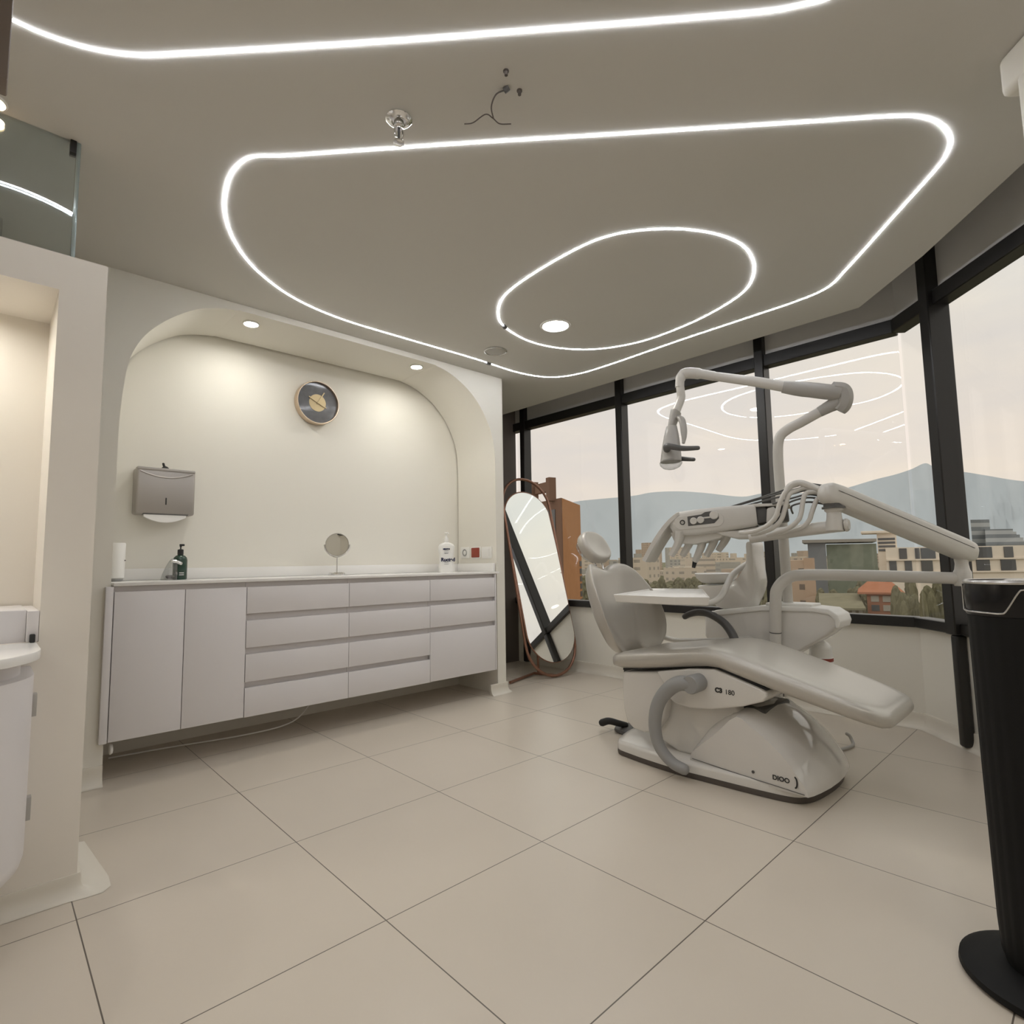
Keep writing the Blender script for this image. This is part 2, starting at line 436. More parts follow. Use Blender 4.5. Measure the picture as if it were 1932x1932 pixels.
led('led_strip', [(2.09,2.315), (1.96,2.128), (1.909,1.875), (1.898,1.557), (1.936,1.379), (2.041,1.233), (2.169,1.13), (2.323,1.062), (2.491,1.045), (2.683,1.094), (2.863,1.215),
    (2.97,1.409), (3.039,1.681), (3.045,1.995), (2.938,2.252), (2.742,2.409), (2.505,2.465), (2.249,2.418)],
    'small oval white LED loop around the round ceiling lamp', n=8, clips=[(2.215,2.40,.5)])
def downlight(c, r, m, label, group, axis=(0,0,-1)):
    t = thing('downlight', c, label, 'ceiling light', group)
    b = NB(); lathe(b, [(r*.86,-.004), (r*1.0,-.004), (r*1.06,.003), (r*1.04,.006), (r*.9,.008), (r*.86,.004)], c, 40, axis, closed=True); obj('trim_ring', b, WHITE, t)
    b = NB(); lathe(b, [(0,.0), (r*.9,.0), (r*.9,.003), (0,.005)], c, 40, axis); obj('diffuser', b, m, t)
    return t
downlight((2.44,2.19,CZ), .088, LAMPE, 'round bright ceiling lamp inside the oval LED loop', 'round ceiling lamps')
downlight((-.055,2.215,CZ), .037, LAMPW, 'warm ceiling lamp at the left edge in front of the glass', 'round ceiling lamps')
for x_, y_, l_ in ((-1.3,.9,'added fill lamp on the ceiling over the left part of the room, behind the camera'), (.3,-1.3,'added fill lamp on the ceiling behind the camera near the rear wall'), (-1.2,-1.1,'added fill lamp on the ceiling in the rear left corner behind the camera'), (1.15,-.75,'added fill lamp on the ceiling behind the camera near the slanted windows')):
    downlight((x_,y_,CZ), .088, LAMPE, l_, 'round ceiling lamps')  # unseen fill lamps, added behind the camera to brighten the floor
downlight((1.043,3.262,2.333), .042, LAMPN, 'left recessed spot in the arch above the counter', 'niche spots')
downlight((2.146,3.242,2.333), .042, LAMPN, 'right recessed spot in the arch above the counter', 'niche spots')
# round speaker grille
t = thing('ceiling_speaker', (2.44,2.735,CZ), 'round grey speaker grille on the ceiling behind the lamp', 'speaker')
bm = NB(); lathe(bm, [(.068,.0), (.076,.0), (.078,.004), (.070,.008), (.066,.004)], (2.44,2.735,CZ), 40, (0,0,-1), closed=True); obj('rim', bm, SILVER, t)
bm = NB(); lathe(bm, [(0,.0), (.069,.0), (.066,.005), (0,.007)], (2.44,2.735,CZ), 40, (0,0,-1)); obj('grille', bm, LAMPG, t)
# sprinkler
sc = (.897,1.455,CZ)
t = thing('sprinkler', sc, 'chrome sprinkler head hanging from the ceiling between LED strips', 'sprinkler')
bm = NB(); lathe(bm, [(.004,0), (.040,0), (.042,.004), (.034,.010), (.024,.012), (.022,.006)], sc, 32, (0,0,-1)); obj('escutcheon', bm, CHROME, t)
bm = NB(); lathe(bm, [(.016,0), (.016,.028), (.011,.032), (.010,.036), (0,.036)], sc, 24, (0,0,-1)); obj('body', bm, CHROME, t)
bm = NB()
for s in (-1,1):
    tube(bm, spline([(sc[0]+s*.012,sc[1],CZ-.030), (sc[0]+s*.016,sc[1],CZ-.046), (sc[0]+s*.010,sc[1],CZ-.066), (sc[0],sc[1],CZ-.076)], 5), .0032, 8)
obj('frame_arms', bm, CHROME, t)
bm = NB(); lathe(bm, [(.0035,.034), (.0045,.05), (.0035,.074)], sc, 12, (0,0,-1)); obj('bulb', bm, DGREY, t)
bm = NB(); lathe(bm, [(0,.075), (.006,.075), (.017,.080), (.017,.084), (.005,.086), (0,.086)], sc, 24, (0,0,-1)); obj('deflector', bm, CHROME, t)
# loose wires coming out of the ceiling, two open anchor holes beside them
wc = (1.072,1.140,CZ)
t = thing('ceiling_wires', wc, 'thin dark wires hanging loose from a hole in the ceiling', 'wires')
bm = NB(); tube(bm, [(wc[0]+.004,wc[1]-.008,CZ), (wc[0]-.003,wc[1]+.004,CZ-.008)], .009, 10); obj('terminal_block', bm, DGREY, t)
bm = NB()
tube(bm, spline([(1.072,1.143,CZ-.004), (1.055,1.165,CZ-.014), (1.062,1.195,CZ-.030), (1.088,1.215,CZ-.042)], 8), .0022, 8)
obj('wire', bm, RIM, t)
bm = NB(); tube(bm, spline([(1.088,1.215,CZ-.042), (1.062,1.222,CZ-.038), (1.045,1.262,CZ-.05), (1.028,1.285,CZ-.05)], 8), .0018, 8); obj('wire', bm, RIM, t)
bm = NB(); tube(bm, spline([(1.088,1.215,CZ-.042), (1.11,1.21,CZ-.05), (1.135,1.185,CZ-.052)], 8), .0018, 8); obj('wire', bm, RIM, t)
for x, y, lab in ((1.032,1.095,'dark screw plug stuck in the ceiling left of the loose wires'), (1.108,1.118,'dark screw plug stuck in the ceiling right of the loose wires')):
    b = NB(); lathe(b, [(.0085,0), (.0085,.003), (.0055,.004), (.005,.015), (0,.017)], (x,y,CZ), 12, (0,0,-1))
    tag(obj('ceiling_plug', b, RIM, loc=(x,y,CZ)), lab, 'screw plug', 'screw plugs in the ceiling')
# ================================================================== CABINETS IN THE NICHE
FV = 3.105                      # face of doors and drawers
def q(u, z): return (u*FV/WV, EYE+(z-EYE)*FV/WV)
def front(t, name, u0, u1, z0, z1, label=None):
    (a, b0), (c, d0) = q(u0, z0), q(u1, z1)
    b = NB(); box(b, a+.0015, c-.0015, FV, FV+.018, b0, d0, .0015, 2)
    return obj(name, b, CAB, t, label=label)
def carcass(t, u0, u1):
    (a, b0), (c, d0) = q(u0, .176), q(u1, .868)
    b = NB(); box(b, a+.0005, c-.0005, FV+.028, NV-.004, b0+.004, d0, .001, 1)
    return obj('carcass', b, CABIN, t)
units = [('base_cabinet', 'white two-door base cabinet at the left end of the counter', .409, 1.019),
         ('drawer_unit', 'white four-drawer unit next to the two-door cabinet', 1.019, 1.601),
         ('drawer_unit', 'white four-drawer unit under the round table mirror', 1.601, 2.183),
         ('drawer_unit', 'white unit at the right end, two drawers over a door', 2.183, 2.765)]
for i, (nm, lab, a, b) in enumerate(units):
    ua, ub = q(a,0)[0], q(b,0)[0]
    t = thing(nm, ((ua+ub)/2, 3.35, .18), lab, 'cabinet', 'cabinets under the counter')
    carcass(t, a if i else .43, b)
    if i == 0:
        bb = NB(); box(bb, ua, ua+.029, FV-.002, WV-.002, q(0,.172)[1], q(0,.868)[1], .001); obj('end_panel', bb, CAB, t)
        front(t, 'door', .441, .7305, .174, .843); front(t, 'door', .7305, 1.0185, .174, .843)
    else:
        rows = [(.703,.842), (.526,.667), (.350,.492), (.172,.320)] if i < 3 else [(.702,.842), (.527,.672), (.174,.494)]
        for j, (z0, z1) in enumerate(rows): front(t, 'door' if (i == 3 and j == 2) else 'drawer', a, b-(.006 if i == 3 else 0), z0, z1)
        if i == 3:
            bb = NB(); box(bb, ub-.005, ub+.006, FV, WV-.002, q(0,.174)[1], q(0,.868)[1], .001); obj('end_panel', bb, CAB, t)
t = thing('countertop', (1.6,3.35,.869), 'long white stone countertop in the arched niche', 'countertop')
bm = NB(); box(bm, .432, 2.773, FV-.006, NV-.003, .870, .886, .002, 2); obj('slab', bm, STONE, t)
bm = NB(); box(bm, .432, 2.773, NV-.023, NV-.001, .887, .948, .002, 2); box(bm, 2.755, 2.774, WV+.01, NV-.024, .887, .948, .002, 2); obj('upstand', bm, STONE, t)
bm = NB(); tube(bm, spline([(1.50,3.40,.17), (1.46,3.38,.10), (1.34,3.36,.035), (1.1,3.40,.012), (.75,3.47,.010), (.50,3.5,.010)], 8), .004, 8)
tag(obj('cable', bm, WHITE), 'thin white cable drooping to the floor beneath the cabinets', 'cable')
bm = NB(); lathe(bm, [(.022,0), (.024,.004), (.020,.012), (.012,.014), (0,.014)], (.452,WV+.02,.14), 20, (1,0,0))
tag(obj('pipe_cap', bm, WHITE, loc=(.452,WV+.02,.14)), 'small white round cap low on the wall under the cabinet', 'pipe cap')
# ---- things on and above the counter
CT = .886
t = thing('air_freshener', (.492,3.45,CT), 'white cylindrical dispenser standing at the left end of the counter', 'dispenser')
bm = NB(); lathe(bm, [(.026,.014), (.0315,.018), (.0325,.188), (.030,.194), (0,.195)], (.492,3.45,CT), 32); obj('body', bm, WHITE, t)
bm = NB(); lathe(bm, [(0,0), (.022,0), (.026,.004), (.026,.014)], (.492,3.45,CT), 32); obj('foot', bm, GREYP, t)
bm = NB(); lathe(bm, [(.003,0), (.003,.003), (0,.003)], (.520,3.432,CT+.105), 10, (.6,-.8,0)); obj('sensor', bm, DGREY, t)
# clear dosing bottle
c = (.715,3.42)
t = thing('dosing_cup', (*c,CT), 'small clear dispenser with silver knob, left of the green bottle', 'dispenser')
bm = NB()
secs = []
for z, w, d, sh in ((0,.038,.028,0), (.03,.035,.026,.004), (.07,.027,.022,.012), (.10,.018,.018,.018), (.112,.010,.012,.021)):
    secs.append([(x, y, CT+z) for x, y in rrect(c[0]+sh, c[1], 2*w, 2*d, d*.8)])
loft(bm, secs); obj('body', bm, CLEAR, t)
bm = NB(); lathe(bm, [(.012,0), (.021,.012), (.019,.017), (.008,.02)], (c[0]+.004,c[1]-.006,CT+.006), 24); obj('drip_cup', bm, DGREY, t)
bm = NB(); rtube(bm, [(c[0]+.012,c[1]-.012,CT+.10), (c[0]+.03,c[1]-.016,CT+.096), (c[0]+.05,c[1]-.02,CT+.086)], .009, 14); obj('knob', bm, CHROME, t)
# green pump bottle
c = (.775,3.46)
t = thing('pump_bottle', (*c,CT), 'dark green pump bottle standing on the counter', 'bottle', 'pump bottles on the counter')
bm = NB(); lathe(bm, [(0,0), (.030,0), (.033,.004), (.033,.105), (.030,.118), (.022,.128), (.013,.132), (.013,.136)], (*c,CT), 32, sx=1.05, sy=.8); obj('body', bm, GREEN, t)
bm = NB(); lathe(bm, [(.0145,.134), (.0145,.160), (.012,.163), (.005,.164), (.005,.166)], (*c,CT), 24); obj('collar', bm, RUB, t)
bm = NB(); lathe(bm, [(.0035,.165), (.0035,.182)], (*c,CT), 12); box(bm, c[0]-.006, c[0]+.018, c[1]-.006, c[1]+.006, CT+.181, CT+.192, .003); box(bm, c[0]-.005, c[0]+.005, c[1]-.005, c[1]+.005, CT+.175, CT+.184, .002); obj('pump_head', bm, RUB, t)
vd = V((-c[0],-c[1],0)).normalized(); rd = V((-vd.y, vd.x, 0))
for k, (dz, w) in enumerate(((.026,.022), (.036,.022))):
    o = V((*c,CT+dz))+vd*.0305+rd*.008
    b = NB(); box(b, -w/2, w/2, -.0015, .0015, -.0022, .0022, M=frameM(o, rd, (0,0,1))); obj('label_bar', b, PAPER, t, label='pale printed bar')
o = V((*c,CT+.034))+vd*.0295-rd*.014
b = NB(); lathe(b, [(.006,0), (.006,.003), (0,.003)], o, 16, vd, .7, 1.6); obj('leaf_mark', b, GREYP, t)
# round make-up mirror
c = V((1.672,3.45,CT))
t = thing('table_mirror', c, 'round chrome make-up mirror on a stem, on the counter', 'mirror', 'mirrors')
bm = NB(); lathe(bm, [(0,0), (.048,0), (.052,.004), (.052,.013), (.047,.019), (.012,.021), (0,.021)], c, 36); obj('base', bm, CHROME, t)
bm = NB(); lathe(bm, [(.0045,.012), (.0045,.116)], c, 14); obj('stem', bm, CHROME, t)
ax = V((-.35,-1,-.08)).normalized(); mc = c+V((0,0,.198)); rx = V((0,0,1)).cross(ax).normalized()
bm = NB(); tube(bm, [mc+rx*.080*math.cos(a)+V((0,0,1))*.080*math.sin(a) for a in [PI+PI*i/24 for i in range(25)]], .0045, 8); obj('yoke', bm, CHROME, t)
bm = NB(); lathe(bm, [(.068,-.004), (.074,-.004), (.076,0), (.074,.005), (.069,.005)], mc, 48, ax, closed=True); obj('ring', bm, CHROME, t)
bm = NB(); lathe(bm, [(0,-.003), (.070,-.003), (.070,.003), (0,.003)], mc, 48, ax, ); obj('glass', bm, MIRROR, t)
# white printed pump bottle
c = V((2.522,3.41,CT)); vd = V((-c.x,-c.y,0)).normalized(); rd = V((-vd.y, vd.x, 0))
t = thing('pump_bottle', c, 'white pump bottle with dark print at the right end of the counter', 'bottle', 'pump bottles on the counter')
bm = NB(); secs = []
for z, w in ((0,.058), (.006,.063), (.05,.058), (.075,.053), (.12,.054), (.165,.060), (.192,.061), (.206,.052), (.216,.036), (.222,.018)):
    secs.append([tuple(c+rd*x+vd*y+V((0,0,z))) for x, y in rrect(0, 0, 2*w, min(.075, 2*w*.8), min(.03, w*.75), 8)])
loft(bm, secs); obj('body', bm, WHITE, t, ang=60)
bm = NB(); lathe(bm, [(.018,.220), (.018,.238), (.016,.240), (.016,.250), (.010,.262), (.005,.276), (.005,.290)], c, 24); obj('collar', bm, WHITE, t)
bm = NB(); lathe(bm, [(.012,.288), (.014,.291), (.013,.297), (0,.299)], c, 20); rtube(bm, [c+V((0,0,.293)), c+rd*.012+vd*.02+V((0,0,.292)), c+rd*.016+vd*.03+V((0,0,.286))], .0045, 10); obj('pump_head', bm, WHITE, t)
fo = c+vd*.0385
text('print', 'Ructed', .036, fo+rd*.012+V((0,0,.092)), rd, (0,0,1), NAVY, t, bold=.0019)
text('print', 'NEUTRE', .013, fo+V((0,0,.171)), rd, (0,0,1), NAVY, t, bold=.0015)
for dz, w in ((.157,.030), (.143,.034), (.139,.026), (.072,.030), (.060,.032)):
    b = NB(); box(b, -w/2, w/2, -.0008, .0008, -.0014, .0014, M=frameM(fo+V((0,0,dz)), rd, (0,0,1))); obj('print_line', b, GREYINK, t)
# sockets on the niche's right cheek
for k, (v, z, m_, lab) in enumerate(((3.500,1.033,WHITE,'white power socket nearest the niche back, beside the red one'), (3.366,1.031,RED,'red power socket on the right cheek of the niche'), (3.236,1.028,WHITE,'blank white socket cover nearest the front edge of the niche'))):
    t = thing('wall_socket', (2.778,v,z), lab, 'socket', 'sockets on the niche cheek')
    b = NB(); prism(b, rrect(v, z, .112, .088, .008), 'x', 2.768, 2.7785, .002); obj('plate', b, m_ if k != 1 else WHITE, t)
    if k == 1:
        b = NB(); prism(b, rrect(v, z, .095, .075, .008), 'x', 2.763, 2.769, .002); obj('red_insert', b, RED, t, label='dark red socket insert')
    elif k == 0:
        b = NB(); lathe(b, [(.026,0), (.028,.003), (.020,.003), (.018,.001)], (2.768,v,z), 24, (-1,0,0), closed=True); obj('socket_well', b, GREYP, t)
    else:
        b = NB(); prism(b, rrect(v, z, .06, .06, .004), 'x', 2.765, 2.769, .001); obj('rocker', b, WHITE, t)
# wall clock
cc = V((1.578,NV-.004,2.037)); R_ = .146
t = thing('wall_clock', cc, 'round wall clock with dark slate face and brass hands', 'clock')
bm = NB(); lathe(bm, [(R_-.006,0), (R_,.002), (R_,.045), (R_-.003,.050), (R_-.007,.050), (R_-.009,.030)], cc, 64, (0,-1,0), closed=True); obj('case', bm, CHAMP, t)
bm = NB(); lathe(bm, [(0,.0), (R_-.006,.0), (R_-.006,.030), (0,.030)], cc, 64, (0,-1,0)); obj('dial', bm, SLATE, t)
bm = NB(); lathe(bm, [(0,.0302), (.058,.0302), (.058,.0325), (0,.0330)], cc, 48, (0,-1,0)); obj('centre_disc', bm, GOLD, t)
for ang, ln, wd in ((math.radians(30), .088, .0035), (math.radians(-62), .070, .004), (math.radians(115), .066, .004)):
    b = NB(); box(b, -wd, wd, -.038, -.036, -.012, ln, .0005, 1, Matrix.Translation(cc) @ Matrix.Rotation(ang, 4, 'Y')); obj('hand', b, GOLD, t)
bm = NB(); lathe(bm, [(.007,.033), (.007,.040), (0,.041)], cc, 16, (0,-1,0)); obj('hub', bm, GOLD, t)
# paper towel dispenser
t = thing('towel_dispenser', (.70,NV,1.24), 'brushed steel paper towel dispenser mounted left in the niche', 'towel dispenser')
bm = NB(); box(bm, .565, .845, NV-.105, NV-.001, 1.238, 1.490, .012, 3)
obj('case', bm, STEEL, t)
# curved lip under the lid
bm = NB(); xs = [.580+.25*i/20 for i in range(21)]
tube(bm, [(x, NV-.104, 1.470-.030*(1-((x-.705)/.125)**2)) for x in xs], .0045, 8); obj('lid_lip', bm, STEEL, t)
bm = NB(); box(bm, .567, .843, NV-.1075, NV-.06, 1.474, 1.492, .004, 2); obj('lid', bm, STEEL, t)
bm = NB(); box(bm, .702, .708, NV-.1065, NV-.10, 1.292, 1.330, .001, 1); obj('slot', bm, RUB, t)
bm = NB(); box(bm, .60, .815, NV-.1055, NV-.06, 1.2365, 1.243, .002, 1); obj('mouth', bm, DGREY, t)
bm = NB(); prism(bm, [(.605+.20*i/16, 1.243) for i in range(17)]+[(.805-.20*i/16, 1.225-.030*(1-((.1-.2*i/16)/.1)**2)) for i in range(17)], 'y', NV-.103, NV-.088, .001, 1); obj('paper_sheet', bm, PAPER, t)
bm = NB(); lathe(bm, [(0,0), (.016,0), (.018,.006), (.010,.014), (0,.018)], (.702,NV-.07,1.492), 16); rtube(bm, [(.698,NV-.07,1.500), (.692,NV-.07,1.522)], .006, 10); obj('key', bm, RUB, t)
# ================================================================== BASIN CABINET AT THE LEFT
t = thing('basin_cabinet', (-.35,1.95,.16), 'white wall-hung basin cabinet with rounded corner at the left edge', 'basin cabinet')
def plan(u1, v0, r, n=10):
    return [(-.9,PV-.002), (-.9,v0), (u1-r,v0)]+[(u1-r+r*math.sin(PI/2*i/n), v0+r-r*math.cos(PI/2*i/n)) for i in range(1, n+1)]+[(u1,PV-.002)]
bm = NB()
secs = [[(x, y, z) for x, y in plan(.112-k*.6, 1.78+k, .22-k*.5)] for z, k in ((.165,.07), (.175,.035), (.195,.012), (.225,0.), (.675,0.))]
loft(bm, secs); obj('body', bm, CAB, t, ang=50)
bm = NB(); prism(bm, plan(.085, 1.83, .2), 'z', .672, .719, .002); obj('recess', bm, CABIN, t)
bm = NB(); prism(bm, plan(.122, 1.74, .24), 'z', .718, .742, .003); obj('counter', bm, STONE, t)
bm = NB(); box(bm, -.9, .098, PV+.02, 2.48, .738, .835, .004); obj('upstand', bm, CAB, t)
bm = NB(); box(bm, .098, .1255, PV-.001, 2.48, .742, .832, .003); obj('end_strip', bm, CABIN, t)
for z in (.585,.315):
    b = NB(); box(b, .110, .1235, 2.03, 2.055, z-.030, z+.030, .001); obj('hinge', b, LAMPG, t)
bm = NB(); box(bm, .105, .118, PV-.02, PV-.003, .742, .766, .003); obj('clip', bm, RUB, t)
downlight((-.17,2.31,1.81), .036, LAMPN, 'small spot in the basin niche top, nearer its right cheek', 'niche spots')
downlight((-.55,2.31,1.81), .036, LAMPN, 'small spot in the basin niche top, farther from its right cheek', 'niche spots')
# ================================================================== OVAL FLOOR MIRROR
def capsule(w, L, n=16):
    r = w/2
    return [(r*math.cos(PI*i/n), L-r+r*math.sin(PI*i/n)) for i in range(n+1)]+[(r*math.cos(PI+PI*i/n), r+r*math.sin(PI+PI*i/n)) for i in range(n+1)]
MB_ = V((3.49,3.21,.016)); lean = math.radians(14)
MX = Matrix.Translation(MB_) @ Matrix.Rotation(math.radians(-7), 4, 'Z') @ Matrix.Rotation(-lean, 4, 'X')
t = thing('floor_mirror', MB_, 'tall oval mirror in a copper ring leaning by the window', 'mirror', 'mirrors')
bm = NB(); cp = [MX @ V((x, 0, z)) for x, z in capsule(.53, 1.74)]; tube(bm, cp, .012, 10, True); obj('ring_frame', bm, COPPER, t)
inner = MX @ Matrix.Translation((0,-.012,.86)) @ Matrix.Rotation(math.radians(-2.), 4, 'X') @ Matrix.Translation((0,0,-.755))
bm = NB(); prism(bm, capsule(.505, 1.51, 24), 'y', 0, .012, M=inner); obj('mirror_glass', bm, MIRROR, t)
bm = NB(); tube(bm, [inner @ V((x, .008, z)) for x, z in capsule(.512, 1.517, 24)], .006, 8, True); obj('glass_rim', bm, COPPER, t)
for s in (-1,1):
    b = NB(); lathe(b, [(.010,0), (.010,.03), (0,.03)], MX @ V((s*.27,0,.86)), 14, (-s,0,0)); obj('pivot', b, COPPER, t)
bm = NB(); tube(bm, [(3.05,3.30,.016), (3.44,3.42,.016), (3.49,3.22,.016)], .011, 10); tube(bm, [(3.49,3.42,.016), MX @ V((0,.03,.9))], .010, 10); obj('foot_rail', bm, COPPER, t)
# ================================================================== DENTAL CHAIR UNIT
CU = 2.565
U = thing('dental_chair', (CU,1.35,0), 'grey dental chair unit with instrument tray, lamp and basin by the windows', 'dental chair')
# base plate and rim
outline = [(2.36,1.765), (2.315,1.66), (2.292,1.42), (2.302,1.24), (2.315,1.07), (2.335,.935), (2.375,.885), (2.45,.862), (2.60,.85), (2.74,.862), (2.80,.90), (2.825,1.07), (2.83,1.4), (2.815,1.66), (2.76,1.79), (2.56,1.82)]
def ring(o, k, z): return [((x-CU)*k+CU, (y-1.33)*k+1.33, z) for x, y in o]
os_ = [tuple(p)[:2] for p in spline([(a, b, 0) for a, b in outline], 4, True)]
bm = NB(); loft(bm, [ring(os_, 1.0, .001), ring(os_, 1.004, .008), ring(os_, 1.0, .024)]); obj('base_rim', bm, RIM, U)
bm = NB(); loft(bm, [ring(os_, 1.0, .0245), ring(os_, 1.0, .052), ring(os_, .985, .062), ring(os_, .93, .068)]); obj('base_plate', bm, CHAIRW, U, ang=50)
# glossy shroud over the lift mechanism
sp = [(1.345,.045), (1.345,.085), (1.318,.122), (1.22,.208), (1.128,.294), (1.062,.262), (1.0,.222), (.941,.172), (.895,.115), (.862,.066), (.858,.045)]
top = [(1.37,.045), (1.37,.095), (1.345,.150), (1.27,.262), (1.13,.318), (1.035,.306), (.96,.268), (.905,.215), (.862,.158), (.832,.095), (.826,.045)]
def mixp(k): return [(a[0]+(b[0]-a[0])*k, a[1]+(b[1]-a[1])*k) for a, b in zip(sp, top)]
secs = []
for u, k in ((2.322,0), (2.325,.02), (2.350,.30), (2.40,.60), (2.48,.90), (2.565,1.), (2.65,.90), (2.73,.60), (2.78,.30), (2.805,.02), (2.808,0)):
    secs.append([(u, y, z) for y, z in [tuple(p)[:2] for p in spline([(a, b, 0) for a, b in mixp(k)], 3)]])
bm = NB(); loft(bm, secs); sh = obj('lift_shroud', bm, GLOSSW, U, ang=28)
bm = NB(); tube(bm, [(2.3195,y,z) for y, z in ((1.335,.078), (1.15,.066), (.95,.056), (.87,.052))], .0014, 6); obj('shroud_seam', bm, DGREY, sh)
bm = NB(); lathe(bm, [(.006,0), (.006,.003), (0,.003)], (2.322,1.065,.088), 12, (-1,0,0)); obj('screw', bm, DGREY, sh)
text('maker_mark', 'DIOO', .025, (2.3195,.955,.088), (0,-1,0), (0,0,1), BLACKINK, sh, bold=.0006)
bm = NB(); tube(bm, [(2.3195,.903-.008*math.sin(a),.089+.020*math.cos(a)) for a in [PI*i/12 for i in range(13)]], .003, 6); obj('maker_mark', bm, BLACKINK, sh)
bm = NB(); box(bm, 2.43, 2.70, 1.05, 1.24, .28, .315, .01); obj('bellows', bm, DGREY, U)
# lift body and rear skirt
bm = NB(); prism(bm, [(1.56,.335), (1.16,.335), (1.10,.25), (1.19,.085), (1.30,.064), (1.44,.064), (1.54,.10), (1.585,.17)], 'x', 2.385, 2.745, .018, 3); obj('lift_arm', bm, CHAIRW, U, ang=45)
bm = NB(); prism(bm, [(1.705,.405), (1.712,.324), (1.705,.22), (1.690,.165), (1.655,.138), (1.59,.132), (1.53,.150), (1.48,.22), (1.452,.36), (1.40,.44)], 'x', 2.335, 2.80, .014, 3); obj('rear_skirt', bm, CHAIRW, U, ang=45)
sk = [(1.50,.432), (1.460,.375), (1.437,.318), (1.405,.300), (1.334,.294), (1.233,.305), (1.092,.342), (1.010,.374), (.99,.395), (.992,.412), (1.02,.424), (1.10,.448), (1.213,.478), (1.33,.466)]
bm = NB(); prism(bm, sk, 'x', 2.318, 2.815, .012, 3); skp = obj('seat_skirt', bm, CHAIRW, U, ang=45)
text('model_mark', 'C3', .027, (2.3165,1.195,.392), (0,-1,0), (0,0,1), BLACKINK, skp, bold=.0016)
text('model_mark', '180', .029, (2.3165,1.146,.390), (0,-1,0), (0,0,1), BLACKINK, skp)
bm = NB(); prism(bm, [(1.70,.412), (1.33,.470), (1.213,.482), (1.0,.418), (1.0,.428), (1.213,.492), (1.33,.480), (1.70,.422)], 'x', 2.335, 2.80, 0); obj('seat_pan', bm, RUB, U)
# seat and leg rest: one cushion
st = [(1.752,.440,.470,.22), (1.745,.418,.495,.25), (1.70,.412,.508,.258), (1.60,.424,.523,.262), (1.45,.446,.545,.264), (1.33,.464,.563,.264), (1.25,.476,.570,.264), (1.19,.476,.566,.264), (1.10,.450,.548,.263), (.98,.418,.515,.26),
      (.86,.388,.482,.252), (.74,.358,.446,.240), (.66,.338,.420,.225), (.615,.328,.404,.205), (.595,.330,.392,.18), (.583,.345,.375,.15)]
bm = NB(); secs = []
for v, zb, zt, hw in st:
    s = []; h = (zt-zb)/2; zc = (zt+zb)/2; n = 28
    for j in range(n):
        a = 2*PI*j/n; cx, sz = math.cos(a), math.sin(a)
        x = math.copysign(abs(cx)**.38, cx)*hw
        z = math.copysign(abs(sz)**.62, sz)*h
        if z > 0: z -= .010*max(0, 1-(x/hw)**2)*(1 if v > 1.25 else .3)
        s.append((CU-.002+x, v, zc+z))
    secs.append(s)
loft(bm, secs); obj('seat', bm, PADM, U, ang=75)
# backrest
bm = NB()
nu, nt_ = 28, 26
def hw(t):
    pts = [(0,.11), (.06,.185), (.15,.23), (.3,.262), (.45,.272), (.65,.262), (.8,.240), (.92,.205), (1,.160)]
    for (a, p), (b, q_) in zip(pts, pts[1:]):
        if t <= b:
            k = (t-a)/(b-a); return p+(q_-p)*k
    return pts[-1][1]
def backp(s, t, side):
    w = hw(t); x = s*w
    z = .462+.455*t; y = 1.815+.19*t+.03*math.sin(PI*t)
    wing = .150*abs(s)**2.6*math.sin(PI*min(1, .12+t*.80))**.8
    if t > .8: z -= .028*math.exp(-(s/.34)**2)*((t-.8)/.2)**2; z += .018*(1-abs(abs(s)-.7))*((t-.8)/.2)
    th = .048*max(0, 1-abs(s)**7)**.5*max(0, 1-abs(2*t-1)**9)**.5
    n = V((s*.35, -.90, .35)).normalized()
    return V((CU+x, y-wing, z))+n*th*side
grid = {}
for side in (1,-1):
    for i in range(nu+1):
        for j in range(nt_+1):
            s = math.sin((i/nu*2-1)*PI/2); tt = .5+.5*math.sin((j/nt_*2-1)*PI/2)
            grid[side, i, j] = bm.verts.new(backp(s, tt, side))
    for i in range(nu):
        for j in range(nt_): bm.faces.new((grid[side,i,j], grid[side,i+1,j], grid[side,i+1,j+1], grid[side,i,j+1]))
bmesh.ops.remove_doubles(bm, verts=bm.verts[:], dist=.0004)
obj('backrest', bm, PADM, U, ang=80)
bm = NB(); prism(bm, [(1.80,.43), (1.72,.43), (1.80,.47), (1.93,.66), (1.97,.64), (1.88,.50)], 'x', CU-.09, CU+.09, .01); obj('back_bracket', bm, CHAIRW, U)
# headrest
hc = V((2.575,2.050,1.030)); hp = V((0,.54,.842)); hn = V((0,-.842,.54))
bm = NB(); bmesh.ops.create_uvsphere(bm, u_segments=32, v_segments=20, radius=1)
for v in bm.verts:
    x, y, z = v.co
    f = lambda c, p: math.copysign(abs(c)**p, c)
    dz = f(z, .75)*.052
    if z > 0: dz -= .030*max(0, 1-(x*x+y*y)*1.4)
    v.co = hc+V((1,0,0))*f(x, .85)*.110+hp*f(y, .85)*.102+hn*dz
hd = obj('headrest', bm, PADM, U, ang=80)
bm = NB(); bmesh.ops.create_uvsphere(bm, u_segments=24, v_segments=12, radius=1)
for v in bm.verts:
    x, y, z = v.co; v.co = hc-hn*.036+V((1,0,0))*x*.108+hp*y*.085+hn*z*.030
obj('headrest_shell', bm, CLEAR, hd)
bm = NB()
for s in (-.03,.03): tube(bm, [(CU+s,1.985,.86), (CU+s,2.02,.945), hc-hn*.045+V((s,0,0))], .006, 10)
obj('headrest_bar', bm, CHROME, U)
